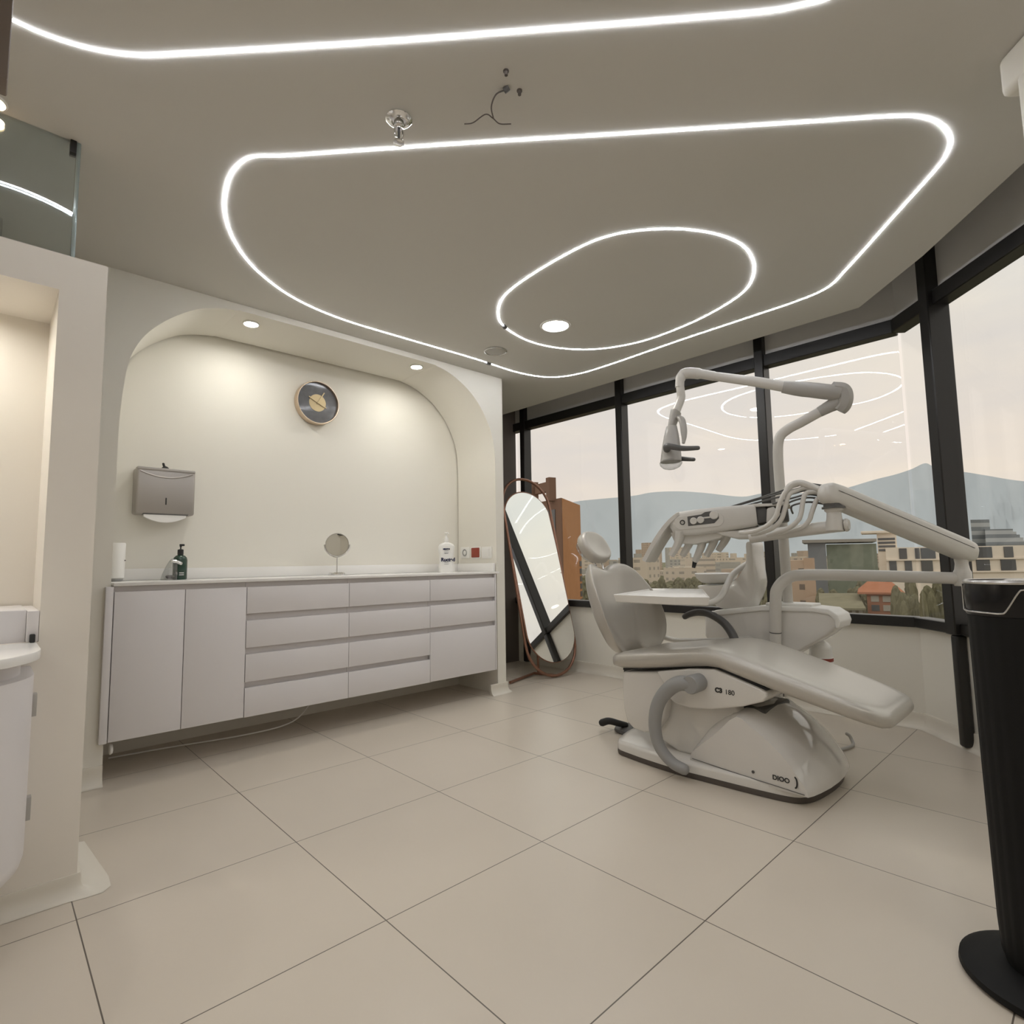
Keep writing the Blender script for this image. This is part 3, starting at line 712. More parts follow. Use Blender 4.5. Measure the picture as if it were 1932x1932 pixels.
# armrests
bm = NB(); rtube(bm, [(2.268,1.285,.414), (2.245,1.345,.410), (2.238,1.405,.365), (2.236,1.447,.300), (2.236,1.464,.225), (2.237,1.458,.155), (2.239,1.432,.105), (2.242,1.385,.066), (2.246,1.330,.050)], [.034,.023], 16)
ar = obj('armrest', bm, GREYP, U, ang=60)
bm = NB(); lathe(bm, [(0,0), (.036,0), (.040,.008), (.038,.085)], (2.232,1.283,.415), 28, (1,0,0)); obj('armrest_hub', bm, GREYP, ar)
bm = NB(); rtube(bm, [(2.92,1.69,.628), (2.92,1.655,.645), (2.92,1.60,.657), (2.92,1.534,.650), (2.92,1.46,.611), (2.90,1.404,.555), (2.87,1.37,.50)], [.016,.024], 16); obj('armrest', bm, DGREY, U, ang=60)
bm = NB(); rtube(bm, [(2.90,1.875,.517), (2.95,1.805,.490), (2.95,1.72,.488), (2.97,1.465,.512), (3.06,1.36,.522)], .014, 12); obj('grab_rail', bm, ARMW, U)
# ---- side unit (water box) with basin
bx = [(1.635,.632), (1.60,.655), (1.298,.690), (1.06,.695), (.985,.688), (.952,.668), (.940,.640), (.949,.607), (.994,.565), (1.176,.443), (1.519,.405), (1.641,.511)]
bm = NB(); prism(bm, bx, 'x', 3.045, 3.205, .012, 3); obj('side_unit', bm, CHAIRW, U, ang=45)
bm = NB(); prism(bm, [(1.62,.640), (1.56,.664), (1.30,.700), (1.06,.704), (.975,.698), (.935,.672), (.925,.638), (.935,.607), (.95,.606), (.952,.645), (.975,.670), (1.05,.680), (1.30,.672), (1.60,.628)], 'x', 3.035, 3.215, .006, 3); obj('side_unit_lid', bm, WHITE, U, ang=45)
bm = NB(); box(bm, 3.06, 3.20, 1.06, 1.29, .700, .716, .005); obj('pole_plate', bm, WHITE, U)
bm = NB(); prism(bm, [(1.30,.45), (1.15,.45), (1.22,.30), (1.28,.064), (1.36,.064), (1.36,.30)], 'x', 2.80, 3.10, .02, 3); obj('side_unit_bracket', bm, CHAIRW, U)
bm = NB(); rtube(bm, [(3.06,1.20,.42), (3.06,1.10,.36), (3.06,1.14,.28)], .035, 14); obj('drain_hose', bm, WHITE, U)
sw = [(1.375,1.035), (1.378,.96), (1.40,.89), (1.45,.835), (1.53,.806), (1.68,.800), (1.672,.768), (1.63,.725), (1.585,.690), (1.53,.668), (1.40,.668), (1.36,.715), (1.322,.80), (1.322,.87), (1.335,.96), (1.338,1.035)]
ws = [tuple(p)[:2] for p in spline([(a, b, 0) for a, b in sw], 3, True)]
bm = NB(); secs = []
cy = sum(p[0] for p in ws)/len(ws); cz = sum(p[1] for p in ws)/len(ws)
for u, k in ((3.045,.72), (3.052,.84), (3.068,.95), (3.095,1.), (3.15,1.), (3.177,.95), (3.193,.84), (3.20,.72)):
    # pull each outline towards a backbone so the edges round off
    secs.append([(u, 1.44+(y-1.44)*(.5+.5*k) if z < .9 else 1.357+(y-1.357)*k, .78+(z-.78)*(.6+.4*k) if z < .9 else z) for y, z in ws])
loft(bm, secs); obj('basin_column', bm, CHAIRW, U, ang=70)
bm = NB(); lathe(bm, [(0,.0), (.045,.0), (.085,.010), (.112,.034), (.122,.060), (.118,.064), (.108,.050), (.08,.024), (.04,.012), (0,.010)], (3.15,1.605,.806), 40); obj('basin_bowl', bm, WHITE, U, ang=60)
# bottle hanging under the side unit
t2 = V((3.262,1.098,.300))
bm = NB(); lathe(bm, [(0,0), (.052,0), (.057,.006), (.057,.135), (.053,.155), (.055,.168), (.052,.182), (.040,.200), (.022,.212), (.022,.235)], t2, 28); bt = obj('water_bottle', bm, WHITE, U)
bm = NB(); lathe(bm, [(.0574,.012), (.0580,.013), (.0580,.128), (.0574,.129)], t2, 28, closed=True); obj('bottle_label', bm, PAPER, bt)
bm = NB(); lathe(bm, [(.0581,.108), (.0585,.109), (.0585,.124), (.0581,.125)], t2, 28, closed=True); obj('label_band', bm, RED, bt)
bm = NB(); box(bm, 3.205, 3.30, 1.05, 1.16, .530, .545, .004); obj('bottle_holder', bm, WHITE, U)
# ---- lamp pole, arms and lamp head
bm = NB(); tube(bm, spline([(3.149,1.207,.70), (3.128,1.201,.90), (3.107,1.195,1.101), (3.082,1.187,1.30), (3.059,1.179,1.495), (3.052,1.163,1.588), (3.059,1.119,1.628), (3.072,1.061,1.654), (3.089,.985,1.690), (3.106,.915,1.722)], 6), .0255, 20); obj('lamp_pole', bm, ARMW, U, ang=60)
bm = NB(); tube(bm, spline([(3.091,.975,1.695), (3.103,.925,1.718), (3.112,.888,1.732)], 5), [.027+.010*i/10 for i in range(11)], 16)
tube(bm, spline([(3.116,.892,1.690), (3.118,.874,1.715), (3.117,.866,1.755), (3.108,.872,1.788), (3.08,.905,1.803)], 6), [.030+.014*math.sin(PI*(i+3)/30) for i in range(25)], 8); kn = obj('lamp_elbow', bm, LAMPG, U, ang=25)
bm = NB(); tube(bm, spline([(3.095,.878,1.772), (3.04,.968,1.797), (3.0,1.03,1.812), (2.965,1.10,1.832)], 4), [.036,.038,.039,.039,.039,.038,.038,.038,.037,.036,.034,.032,.030], 20); obj('arm_sleeve', bm, LAMPG, U, ang=60)
bm = NB(); tube(bm, [(2.98,1.07,1.824), (2.911,1.202,1.872), (2.829,1.421,1.945)], [.0275,.0265,.0235], 20); obj('spring_arm', bm, ARMW, U, ang=60)
bm = NB(); tube(bm, spline([(2.836,1.402,1.939), (2.808,1.462,1.960), (2.785,1.515,1.974), (2.770,1.548,1.972), (2.760,1.562,1.945), (2.756,1.566,1.90)], 5), [.0255]*6+[.030]*6+[.030]*4+[.027]*5+[.024]*5, 16)
obj('lamp_joint', bm, ARMW, U, ang=60)
bm = NB(); tube(bm, spline([(2.757,1.565,1.925), (2.760,1.562,1.870), (2.764,1.564,1.840), (2.752,1.582,1.786), (2.742,1.590,1.755)], 5), .0225, 14); obj('lamp_neck', bm, ARMW, U, ang=60)
bm = NB(); tube(bm, [(2.745,1.588,1.765), (2.735,1.594,1.735), (2.716,1.606,1.665)], [.034,.030,.022], 14, sq=(1,.7,3)); obj('neck_sleeve', bm, LAMPG, U)
bm = NB(); tube(bm, spline([(2.732,1.575,1.735), (2.722,1.540,1.70), (2.705,1.522,1.62), (2.69,1.52,1.57)], 4), [.010,.012,.016,.018,.018,.018,.018,.018,.016,.014,.012,.010,.008], 10); obj('lamp_fork', bm, LAMPG, U)
lh = V((2.690,1.595,1.565))
bm = NB(); secs = []
for dz, a, b, sh in ((.118,.014,.018,.014), (.112,.032,.032,.014), (.06,.047,.044,.009), (.0,.060,.054,.002), (-.055,.069,.060,-.004), (-.085,.074,.062,-.008), (-.088,.066,.056,-.008)):
    secs.append([tuple(lh+V((sh+a*math.copysign(abs(math.cos(t))**.8, math.cos(t))*.55-b*math.sin(t)*.55, a*math.cos(t)*.62+b*math.sin(t)*.7, dz))) for t in [2*PI*i/24 for i in range(24)]])
loft(bm, secs); lhd = obj('lamp_head', bm, LAMPG, U, ang=50)
bm = NB(); lathe(bm, [(.056,0), (.060,.004), (.058,.016), (.046,.030), (.028,.038), (0,.040)], lh+V((-.008,0,-.085)), 32, (-.1,-.15,-1)); obj('lamp_lens', bm, CLEAR, lhd)
bm = NB(); rtube(bm, [(2.640,1.590,1.543), (2.600,1.560,1.548), (2.607,1.480,1.525), (2.612,1.395,1.514)], [.020,.011], 12); obj('lamp_handle', bm, DGREY, lhd)
bm = NB(); rtube(bm, [(2.725,1.575,1.500), (2.705,1.51,1.484), (2.691,1.465,1.474)], [.013,.010], 12); obj('lamp_handle', bm, DGREY, lhd)
# ---- instrument delivery: post, tube, balance arm
bm = NB(); tube(bm, spline([(3.027,1.245,.10), (3.015,1.235,.36), (3.003,1.223,.551), (2.993,1.208,.735), (2.997,1.196,.795), (3.022,1.155,.845), (3.060,1.080,.864), (3.23,.794,.856), (3.387,.497,.842)], 6), .0285, 20); obj('delivery_post', bm, ARMW, U, ang=60)
bm = NB(); tube(bm, [(3.0015,1.2215,.568), (3.0012,1.2212,.572)], .0293, 20); obj('post_collar', bm, DGREY, U)
pv = V((3.384,.493,.842))
bm = NB(); lathe(bm, [(.034,-.035), (.036,-.03), (.036,.03), (.030,.042), (.026,.07), (.030,.105), (.030,.115)], pv, 28); obj('arm_pivot', bm, ARMW, U)
a0, a1 = V((3.402,.478,.972)), V((2.752,.842,1.232))
d_ = (a1-a0).normalized()
path = [a0-d_*.055, a0-d_*.045, a0-d_*.02, a0+d_*.03]+[a0+(a1-a0)*k for k in (.2,.4,.6,.8)]+[a1-d_*.03, a1+d_*.02, a1+d_*.045, a1+d_*.055]
bm = NB(); tube(bm, path, [.35,.65,.92,1.]+[1.]*4+[1.,.92,.65,.35], 24, sq=(.052,.046,3.2), up=(0,0,1)); arm = obj('balance_arm', bm, ARMW, U, ang=45)
for s in (-1,1):
    sd = d_.cross(V((0,0,1))).normalized()*.0462*s
    b = NB(); tube(b, [a0+sd+V((0,0,.012)), a1+sd+V((0,0,.012))], .0014, 6); obj('arm_seam', b, DGREY, arm)
# swivel column at the upper end and the horizontal tube
pc = V((2.762,.838,0))
bm = NB(); lathe(bm, [(.047,1.168), (.047,1.176), (.040,1.178), (.040,1.205)], pc, 28); obj('pivot_disc', bm, DGREY, U)
bm = NB(); lathe(bm, [(.036,1.07), (.036,1.10), (.031,1.125), (.029,1.15), (.038,1.16), (.038,1.185)], pc, 28); obj('swivel_column', bm, ARMW, U)
bm = NB(); tube(bm, [(2.777,.802,1.092), (2.777,.806,1.092), (2.780,1.0,1.078), (2.780,1.164,1.062), (2.765,1.225,1.052)], [.018,.0275,.0285,.0285,.027], 20); obj('tray_tube', bm, ARMW, U, ang=60)
bm = NB(); tube(bm, [(2.777,.800,1.0925), (2.7775,.792,1.0928), (2.778,.784,1.093)], [.029,.029,.022], 20); obj('tube_cap', bm, ARMW, U)
# ---- tray head, local axes: x towards the tube, y away from the dentist, z up
H = frameM((2.641,1.586,1.200), (.117,-.322,.019), (0,0,1))
hx = H.to_3x3() @ V((1,0,0)); hy = H.to_3x3() @ V((0,1,0))
if hy.x < 0: H = H @ Matrix.Scale(-1, 4, (0,1,0))
bm = NB(); secs = []
for x, zt, zb, y0 in ((-.015,-.055,-.075,.020), (.0,-.02,-.105,.006), (.03,.0,-.122,.0), (.12,.004,-.126,.0), (.25,.004,-.122,.0), (.40,.0,-.112,.002), (.415,-.006,-.104,.010)):
    h2 = (zt+zb)/2; hh = (zt-zb)/2
    secs.append([H @ V((x, y0+yy*(.26-2*y0*.2), h2+zz*hh)) for yy, zz in ((0,-.62), (.02,-.85), (.06,-1), (.5,-1.12), (.94,-1), (1,-.7), (1,.7), (.96,1), (.5,1.02), (.05,1), (.015,.9), (0,.7))])
loft(bm, secs); hb = obj('tray_head', bm, ARMW, U, ang=50)
bm = NB(); prism(bm, [(.40,.002), (.555,-.012), (.57,-.018), (.57,-.024), (.40,-.014)], 'y', .01, .25, .003, 2, H); obj('tray_shelf', bm, ARMW, U)
bm = NB(); prism(bm, [(.40,-.012), (.458,-.018), (.473,-.05), (.458,-.095), (.40,-.10)], 'y', .03, .24, .006, 2, H); box(bm, .478, .558, .05, .23, -.095, -.02, .012, 3, H); obj('side_pocket', bm, DGREY, U)
bm = NB(); prism(bm, [(.465,-.03), (.495,-.022), (.525,-.06), (.495,-.10), (.455,-.10)], 'y', .012, .03, .004, 2, H); obj('pocket_guard', bm, ARMW, U)
bm = NB(); prism(bm, [(.20,-.115), (.32,-.122), (.48,-.108), (.51,-.118), (.49,-.150), (.40,-.172), (.31,-.165), (.24,-.140)], 'y', .02, .16, .012, 3, H); obj('tube_mount', bm, ARMW, U, ang=45)
# grab flap at the dentist's end
bm = NB(); secs = []
for k in range(9):
    s = k/8; x = .055-.210*s; z = .0-.232*s**1.45
    thk = .030-.004*s
    n = V((-.84*min(1,.25+1.6*s),0,.54+.4*(1-min(1,.25+1.6*s))))
    c0 = V((x-.01, 0, z-.012))
    secs.append([H @ (c0+V((0,yy,0))+n*tt*thk) for yy, tt in ((.0,-.4), (.0,.4), (.012,.5), (.248,.5), (.26,.4), (.26,-.4), (.248,-.5), (.012,-.5))])
loft(bm, secs); obj('grab_flap', bm, ARMW, U, ang=50)
# control panel on the face
bm = NB(); prism(bm, [(x, z) for x, z in rrect(.140, -.060, .245, .070, .034, 8)], 'y', -.0035, .004, .001, 1, H @ Matrix.Shear('XY', 4, (0,0)) ); cp_ = obj('control_panel', bm, ARMW, hb)
bm = NB(); prism(bm, [(.085,-.030), (.155,-.026), (.175,-.016), (.225,-.014), (.240,-.03), (.240,-.055), (.215,-.078), (.085,-.080)], 'y', -.0048, .0, .0008, 1, H); obj('control_panel', bm, DGREY, hb, label='dark keypad field')
for x, z, r, m_ in ((.115,-.056,.018,WHITE), (.150,-.054,.018,WHITE), (.218,-.036,.022,WHITE)):
    b = NB(); lathe(b, [(r,0), (r,.006), (r*.85,.009), (0,.009)], H @ V((x,-.004,z)), 20, -(H.to_3x3() @ V((0,1,0)))); obj('button', b, ARMW, hb)
bm = NB(); lathe(bm, [(.009,0), (.013,0), (.013,.004), (.009,.004)], H @ V((.058,-.0035,-.058)), 24, -(H.to_3x3() @ V((0,1,0))), closed=True); obj('button', bm, RUB, hb, label='black ring button')
bm = NB(); box(bm, .16, .215, -.0062, -.004, -.049, -.041, .001, 1, H @ Matrix.Rotation(0, 4, 'Y')); obj('button', bm, ARMW, hb)
# instrument holders hanging under the head
bm = NB(); prism(bm, [(-.02,-.10), (.24,-.11), (.27,-.125), (.23,-.155), (.10,-.175), (.0,-.16)], 'y', .04, .24, .008, 2, H); obj('holder_rail', bm, ARMW, U)
for x, y, L_, m_ in ((.02,.02,.125,ARMW), (.065,.09,.13,ARMW), (.125,.10,.165,ARMW), (.185,.12,.14,ARMW), (.245,.14,.115,ARMW)):
    b = NB(); tube(b, spline([H @ V((x+.02,y,-.10)), H @ V((x,y+.01,-.10-L_*.5)), H @ V((x-.045,y+.02,-.10-L_))], 4), [.029-.0013*i for i in range(9)], 12, sq=(1,.75,3)); obj('instrument_holder', b, m_, U)
b = NB(); tube(b, [H @ V((.082,.12,-.262)), H @ V((.070,.122,-.297))], [.013,.009], 10); obj('instrument_tip', b, RUB, U)
# hoses and wires
for pts in ([(2.760,.905,1.262), (2.742,.955,1.292), (2.725,.982,1.288), (2.697,1.012,1.262), (2.679,1.036,1.209), (2.669,1.054,1.147), (2.655,1.085,1.108), (2.645,1.13,1.084), (2.65,1.18,1.076), (2.675,1.23,1.078)],
            [(2.765,.90,1.254), (2.75,.945,1.272), (2.73,.979,1.262), (2.706,1.004,1.243), (2.696,1.020,1.186), (2.687,1.038,1.129), (2.678,1.075,1.092), (2.675,1.12,1.074), (2.69,1.18,1.066)],
            [(2.768,.895,1.246), (2.745,.92,1.25), (2.720,.942,1.235), (2.706,.957,1.152), (2.700,.972,1.119), (2.70,1.02,1.085), (2.72,1.12,1.06)],
            [(2.775,.885,1.235), (2.765,.892,1.226), (2.752,.905,1.207), (2.740,.922,1.157), (2.735,.936,1.118), (2.735,.98,1.085), (2.74,1.1,1.062)]):
    b = NB(); tube(b, spline(pts, 6), .0105, 12); obj('hose', b, ARMW, U, ang=60)
bm = NB(); rtube(bm, [(2.768,.875,1.248), (2.755,.915,1.272), (2.735,.962,1.296), (2.712,.995,1.288), (2.70,1.012,1.268)], [.017,.012], 14); obj('hose_bracket', bm, ARMW, U)
for k, (y1, z1, z2) in enumerate(((1.36,1.219,1.300), (1.34,1.223,1.288), (1.30,1.218,1.270), (1.22,1.200,1.250), (1.12,1.185,1.236), (1.06,1.170,1.215))):
    b = NB(); x1 = 2.83+.012*k
    tube(b, spline([(2.79,.885,z2-.02), (2.782,.95,z2-.006), (2.795,1.02,z2-.014), (2.82,(1.02+y1)/2,(z2+z1)/2-.006), (x1,y1,z1)], 6), .0046, 8); obj('wire', b, DGREY, U)
# assistant's swing tray
bm = NB(); tp = [(2.262,1.69), (2.86,1.86), (2.945,1.585), (2.315,1.215), (2.252,1.345)]
c0 = V((sum(p[0] for p in tp)/5, sum(p[1] for p in tp)/5, 0))
def trs(k, z): return [tuple(c0+(V((p[0],p[1],0))-c0)*k+V((0,0,z))) for p in tp]
loft(bm, [trs(.93,.748), trs(.965,.752), trs(1.0,.785), trs(.985,.787), trs(.965,.778), trs(.9,.777)]); obj('swing_tray', bm, WHITE, U, ang=25)
bm = NB(); rtube(bm, [(2.60,1.52,.738), (2.74,1.475,.724), (2.81,1.455,.728), (2.88,1.445,.755), (2.955,1.452,.80), (3.03,1.450,.862), (3.09,1.42,.905), (3.14,1.385,.935)], .0165, 14); obj('swing_tray_arm', bm, ARMW, U, ang=60)
# ---- foot control and hook on the floor
t = thing('foot_control', (2.65,1.93,0), 'black foot pedal on the floor behind the dental chair', 'foot pedal')
bm = NB(); lathe(bm, [(.10,.001), (.105,.006), (.10,.018), (.06,.030), (0,.033)], (2.70,1.91,0), 32); obj('base', bm, DGREY, t)
bm = NB(); rtube(bm, [(2.58,2.035,.045), (2.585,1.99,.062), (2.62,1.95,.050), (2.66,1.93,.036)], [.020,.016], 12); obj('lever', bm, RUB, t)
bm = NB(); tube(bm, spline([(2.70,1.90,.03), (2.63,1.86,.08), (2.60,1.80,.06), (2.62,1.74,.03), (2.60,1.72,.10)], 6), .010, 10); obj('hose', bm, GREYP, t)
bm = NB(); rtube(bm, [(3.12,.985,.010), (3.18,.968,.010), (3.235,.965,.012), (3.262,.978,.026), (3.262,.988,.046), (3.252,.996,.054)], .008, 12)
tag(obj('floor_pipe', bm, LAMPG), 'small grey bent pipe end on the floor under the leg rest', 'pipe')
# ================================================================== TOWER FAN
fc = V((1.762,.155,0))
t = thing('tower_fan', fc, 'tall black tower fan on a round base at the right edge', 'fan')
bm = NB(); lathe(bm, [(0,.001), (.162,.001), (.170,.008), (.168,.020), (.150,.030), (.110,.036), (0,.038)], fc, 56); obj('base', bm, MATB, t)
fd = V((-fc.x,-fc.y,0)).normalized(); fr_ = V((-fd.y, fd.x, 0))
bm = NB(); n = 96; secs = []
for z, r in ((.036,.082), (.06,.089), (.12,.092), (.45,.096), (.805,.099), (.81,.099)):
    s = []
    for j in range(n):
        a = 2*PI*j/n; rr = r*(1-.022*(j % 4 in (0,1)) if .06 < z < .80 else 1)
        s.append(tuple(fc+V((rr*math.cos(a), rr*math.sin(a), z))))
    secs.append(s)
loft(bm, secs); obj('grille', bm, MATB, t, ang=25)
bm = NB(); lathe(bm, [(.098,.810), (.101,.814), (.103,.872), (.101,.884)], fc, 64); obj('control_head', bm, GLOSSB, t, ang=50)
bm = NB(); lathe(bm, [(.095,.884), (.102,.884), (.1035,.888), (.099,.892), (.093,.891)], fc, 64, closed=True); obj('top_trim', bm, SILVER, t)
bm = NB(); lathe(bm, [(0,.886), (.096,.886), (.095,.889), (0,.889)], fc, 48); obj('top_plate', bm, GLOSSB, t)
bm = NB(); prism(bm, rrect(fc.x+.0, fc.y+.0, .10, .05, .02), 'z', .889, .892, .001, 1); obj('display', bm, SILVER, t)
# the silver line framing the control window
a0_ = math.atan2(-fc.y, -fc.x)
pts = []
for da, z in ((-1.50,.882), (-1.48,.85), (-1.44,.826), (-1.34,.820), (-1.0,.819), (-.6,.819), (-.34,.819), (-.24,.826), (-.02,.866), (.08,.873), (.4,.876), (1.3,.878)):
    pts.append(fc+V((.1033*math.cos(a0_+da), .1033*math.sin(a0_+da), z)))
bm = NB(); tube(bm, spline(pts, 5), .0019, 8); obj('silver_line', bm, SILVER, t)
# ================================================================== THE CITY OUTSIDE
GZ = -17.
ground = mat('ground_green', (.20,.19,.125), .95, spec=0., vary=.5, bscale=.05)
bm = NB(); prism(bm, [(8,-900), (7000,-3000), (7000,8000), (8,3000)], 'z', GZ-2, GZ)
o = struct('ground', bm, ground)
mount = mat('haze_tinted_mountain', (.445,.485,.515), 1., spec=0.)  # distance haze is put into this pale blue-grey base colour
def ray(px, py):
    yaw, pit, rol = .754040423, .0898555231, -.0155449424
    f = V((math.sin(yaw)*math.cos(pit), math.cos(yaw)*math.cos(pit), math.sin(pit)))
    r0 = V((math.cos(yaw), -math.sin(yaw), 0)); up = r0.cross(f)
    r1 = r0*math.cos(rol)+up*math.sin(rol); u1 = up*math.cos(rol)-r0*math.sin(rol)
    return r1*(px-966)/1058.43-u1*(py-966)/1058.43+f
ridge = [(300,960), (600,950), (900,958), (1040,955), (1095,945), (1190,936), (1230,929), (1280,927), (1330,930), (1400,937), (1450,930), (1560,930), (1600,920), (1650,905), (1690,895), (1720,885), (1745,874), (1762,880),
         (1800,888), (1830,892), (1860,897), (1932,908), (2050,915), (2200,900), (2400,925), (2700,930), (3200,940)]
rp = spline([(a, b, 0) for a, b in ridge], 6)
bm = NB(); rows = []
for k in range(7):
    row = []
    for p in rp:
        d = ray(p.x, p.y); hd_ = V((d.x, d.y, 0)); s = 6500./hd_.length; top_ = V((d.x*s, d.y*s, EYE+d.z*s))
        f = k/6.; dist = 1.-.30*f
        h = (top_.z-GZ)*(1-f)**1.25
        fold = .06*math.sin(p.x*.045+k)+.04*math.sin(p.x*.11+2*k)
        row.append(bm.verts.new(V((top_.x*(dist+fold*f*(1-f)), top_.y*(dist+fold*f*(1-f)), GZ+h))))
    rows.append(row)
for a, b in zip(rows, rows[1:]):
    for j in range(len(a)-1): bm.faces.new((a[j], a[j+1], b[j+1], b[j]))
o = obj('mountains', bm, mount, loc=(0,0,GZ), ang=180); tag(o, 'long haze-tinted blue-grey mountain ridge along the horizon', 'mountains'); o['kind'] = 'structure'
def at(px, py, d): return ray(px, py)*d+V((0,0,EYE))
def block(bm, quad, z0, z1, bv=0.):
    prism(bm, [(p.x, p.y) for p in quad], 'z', z0, z1, bv); return bm
# orange brick tower close by
OR1 = mat('orange_brick', (.46,.23,.11), .9, spec=.1, vary=.12, bscale=1.5)
BRN = mat('shaded_brick', (.20,.12,.085), .9, spec=.1)  # darker copy of the brick: shade of the unlit face put into the colour
DWIN = mat('dark_glazing', (.09,.09,.092), .3)
t = thing('brick_tower', (45,38,GZ), 'orange brick tower outside the window behind the oval mirror', 'building')
A = at(1062,1050,58); B = at(1097,1050,66); Cc = at(985,1050,66); D = A+(B-A)+(Cc-A)
zt = at(1068,938,58).z
bm = NB(); block(bm, [A,B,D,Cc], GZ, zt); obj('body', bm, OR1, t)
nrm_ = ((Cc-A).cross(V((0,0,1)))).normalized(); nrm_ = nrm_ if nrm_.dot(-A) > 0 else -nrm_
def on(q0, q1, s0, s1, z0, z1, dp, m_, name, par):
    e0, e1 = q0+(q1-q0)*s0, q0+(q1-q0)*s1
    n = ((q1-q0).cross(V((0,0,1)))).normalized(); n = n if n.dot(-q0) > 0 else -n
    b = NB(); block(b, [e0-n*.05, e1-n*.05, e1+n*dp, e0+n*dp], z0, z1); return obj(name, b, m_, par)
on(A, Cc, .0, 1., GZ, zt-.01, .12, BRN, 'side_facade', t)
on(A, Cc, .12, .52, at(1045,1110,60).z, at(1045,962,60).z, .2, DWIN, 'window_strip', t)
for s0 in (.38, .80): on(Cc, A, s0, s0+.075, zt-.2, at(1030,907,62).z, .8, BRN, 'roof_post', t)
on(Cc, A, .475, .79, at(1030,931,62).z, at(1030,913,62).z, .5, BRN, 'roof_beam', t)
for i in range(7):
    z = at(1097,1060+i*14,66).z
    b = NB(); n = (B-A).normalized(); p = A+(B-A)*.93
    s_ = (V((0,0,1)).cross(n)).normalized(); s_ = s_ if s_.dot(-A) > 0 else -s_
    box(b, -.45, .45, -.05, .12, z-.5, z+.1, M=frameM(V((p.x,p.y,0)), n, (0,0,1))); obj('window', b, DWIN, t)
# white chequered building
WB = mat('white_cladding', (.80,.71,.60), .8, spec=.1)
t = thing('white_building', (110,30,GZ), 'white building with chequered dark windows behind the delivery arm', 'building')
A = at(1672,1050,118); B = at(2080,1050,112); n = ((B-A).cross(V((0,0,1)))).normalized(); n = n if n.dot(-A) > 0 else -n
z2, z1, z0 = at(1800,1031,116).z, at(1800,1055,116).z, at(1800,1079,116).z
bm = NB(); da, db = V((A.x,A.y,0)).normalized()*16, V((B.x,B.y,0)).normalized()*16; block(bm, [A-n*.1, B-n*.1, B+db, A+da], GZ, z2); obj('body', bm, WB, t)
A3, B3 = at(1657,1050,122), at(1694,1050,120)
bm = NB(); block(bm, [A3, B3, B3+da*.4, A3+da*.4], GZ, at(1660,1003,121).z); obj('stair_wing', bm, WB, t)
bm = NB(); q0, q1 = at(1627,1050,122.5), at(1696,1050,119.5); block(bm, [q0, q1, q1+da*.4, q0+da*.4], at(1660,1006,121).z, at(1660,1001,121).z, .1); obj('canopy', bm, WB, t)
for k in range(4): on(A3, B3, .05, .92, at(1660,1019+k*7,121).z, at(1660,1015+k*7,121).z, .15, DWIN, 'window', t)
def fx(px): 
    d = ray(px, 1050); den = d.x*(B-A).y-d.y*(B-A).x
    return (d.y*A.x-d.x*A.y)/(d.x*(B-A).y-d.y*(B-A).x)*-1 if False else ((A.y*d.x-A.x*d.y)/(d.y*(B-A).x-d.x*(B-A).y))
hh = z2-z1
for row, (lst, zb_) in enumerate((([(1697,1711), (1727,1735), (1738,1765), (1842,1872), (1895,1912), (1950,1985), (2010,2030)], z1), ([(1677,1690), (1706,1719), (1737,1758), (1841,1866), (1887,1915), (1960,1975), (1990,2040)], z0))):
    for a, b in lst: on(A, B, fx(a), fx(b), zb_+hh*.08, zb_+hh*.92, .12, DWIN, 'window', t)
for zz in (z1, z0): on(A, B, 0, 1, zz-.15, zz+.15, .25, WB, 'floor_band', t)
# glass terraces far behind
GLB = facade('terrace_glass', (.44,.45,.45), (.22,.235,.245), 400., 3.6, .5)
t = thing('terraced_building', (230,60,GZ), 'stepped grey glass office block at the far right', 'building')
A = at(1836,1040,250); B = at(1872,1040,250); D_ = at(1905,1040,250)
dp = V((A.x, A.y, 0)).normalized()*30
bm = NB(); block(bm, [A, B, B+dp, A+dp], GZ, at(1850,980,250).z); obj('tower', bm, GLB, t)
for k in range(6):
    bm = NB(); E1 = at(1915+k*6,1040,248-k*3); A1 = at(1862,1040,248-k*3)
    block(bm, [A1, E1, E1+dp, A1+dp], GZ, at(1880,998+k*6,248).z); obj('terrace', bm, GLB, t)
# greenish netted block, beige blocks, red-roofed house
NET = mat('green_netting', (.23,.26,.205), .9, spec=0., vary=.25, bscale=.6)
t = thing('netted_building', (100,50,GZ), 'grey-green netted building site beside the white building', 'building')
A = at(1560,1050,141); B = at(1655,1050,139); dp = V((A.x, A.y, 0)).normalized()*16
bm = NB(); block(bm, [A, B, B+dp, A+dp], GZ, at(1600,1025,132).z); obj('body', bm, NET, t)
A2, B2 = at(1525,1050,141), at(1559,1050,140)
bm = NB(); block(bm, [A2, B2, B2+dp, A2+dp], GZ, at(1545,1022,135).z); obj('side_block', bm, mat('blue_grey_panel', (.19,.20,.215), .8), t)
bm = NB(); block(bm, [at(1515,1050,140), at(1656,1050,137.5), at(1656,1050,137.5)+dp, at(1515,1050,140)+dp], at(1600,1021,131).z, at(1600,1015,131).z); obj('roof_slab', bm, mat('concrete', (.30,.28,.25), .9), t)
BEI = facade('beige_facade', (.50,.37,.27), (.20,.16,.13), 3.2, 3.0, .35)
t = thing('beige_building', (95,70,GZ), 'tan brick apartment block seen beside the lamp pole', 'building')
A = at(1484,1050,108); B = at(1536,1050,104); dp = V((A.x, A.y, 0)).normalized()*14
bm = NB(); block(bm, [A, B, B+dp, A+dp], GZ, at(1510,1057,106).z); obj('body', bm, BEI, t)
A1 = A+(B-A)*.62
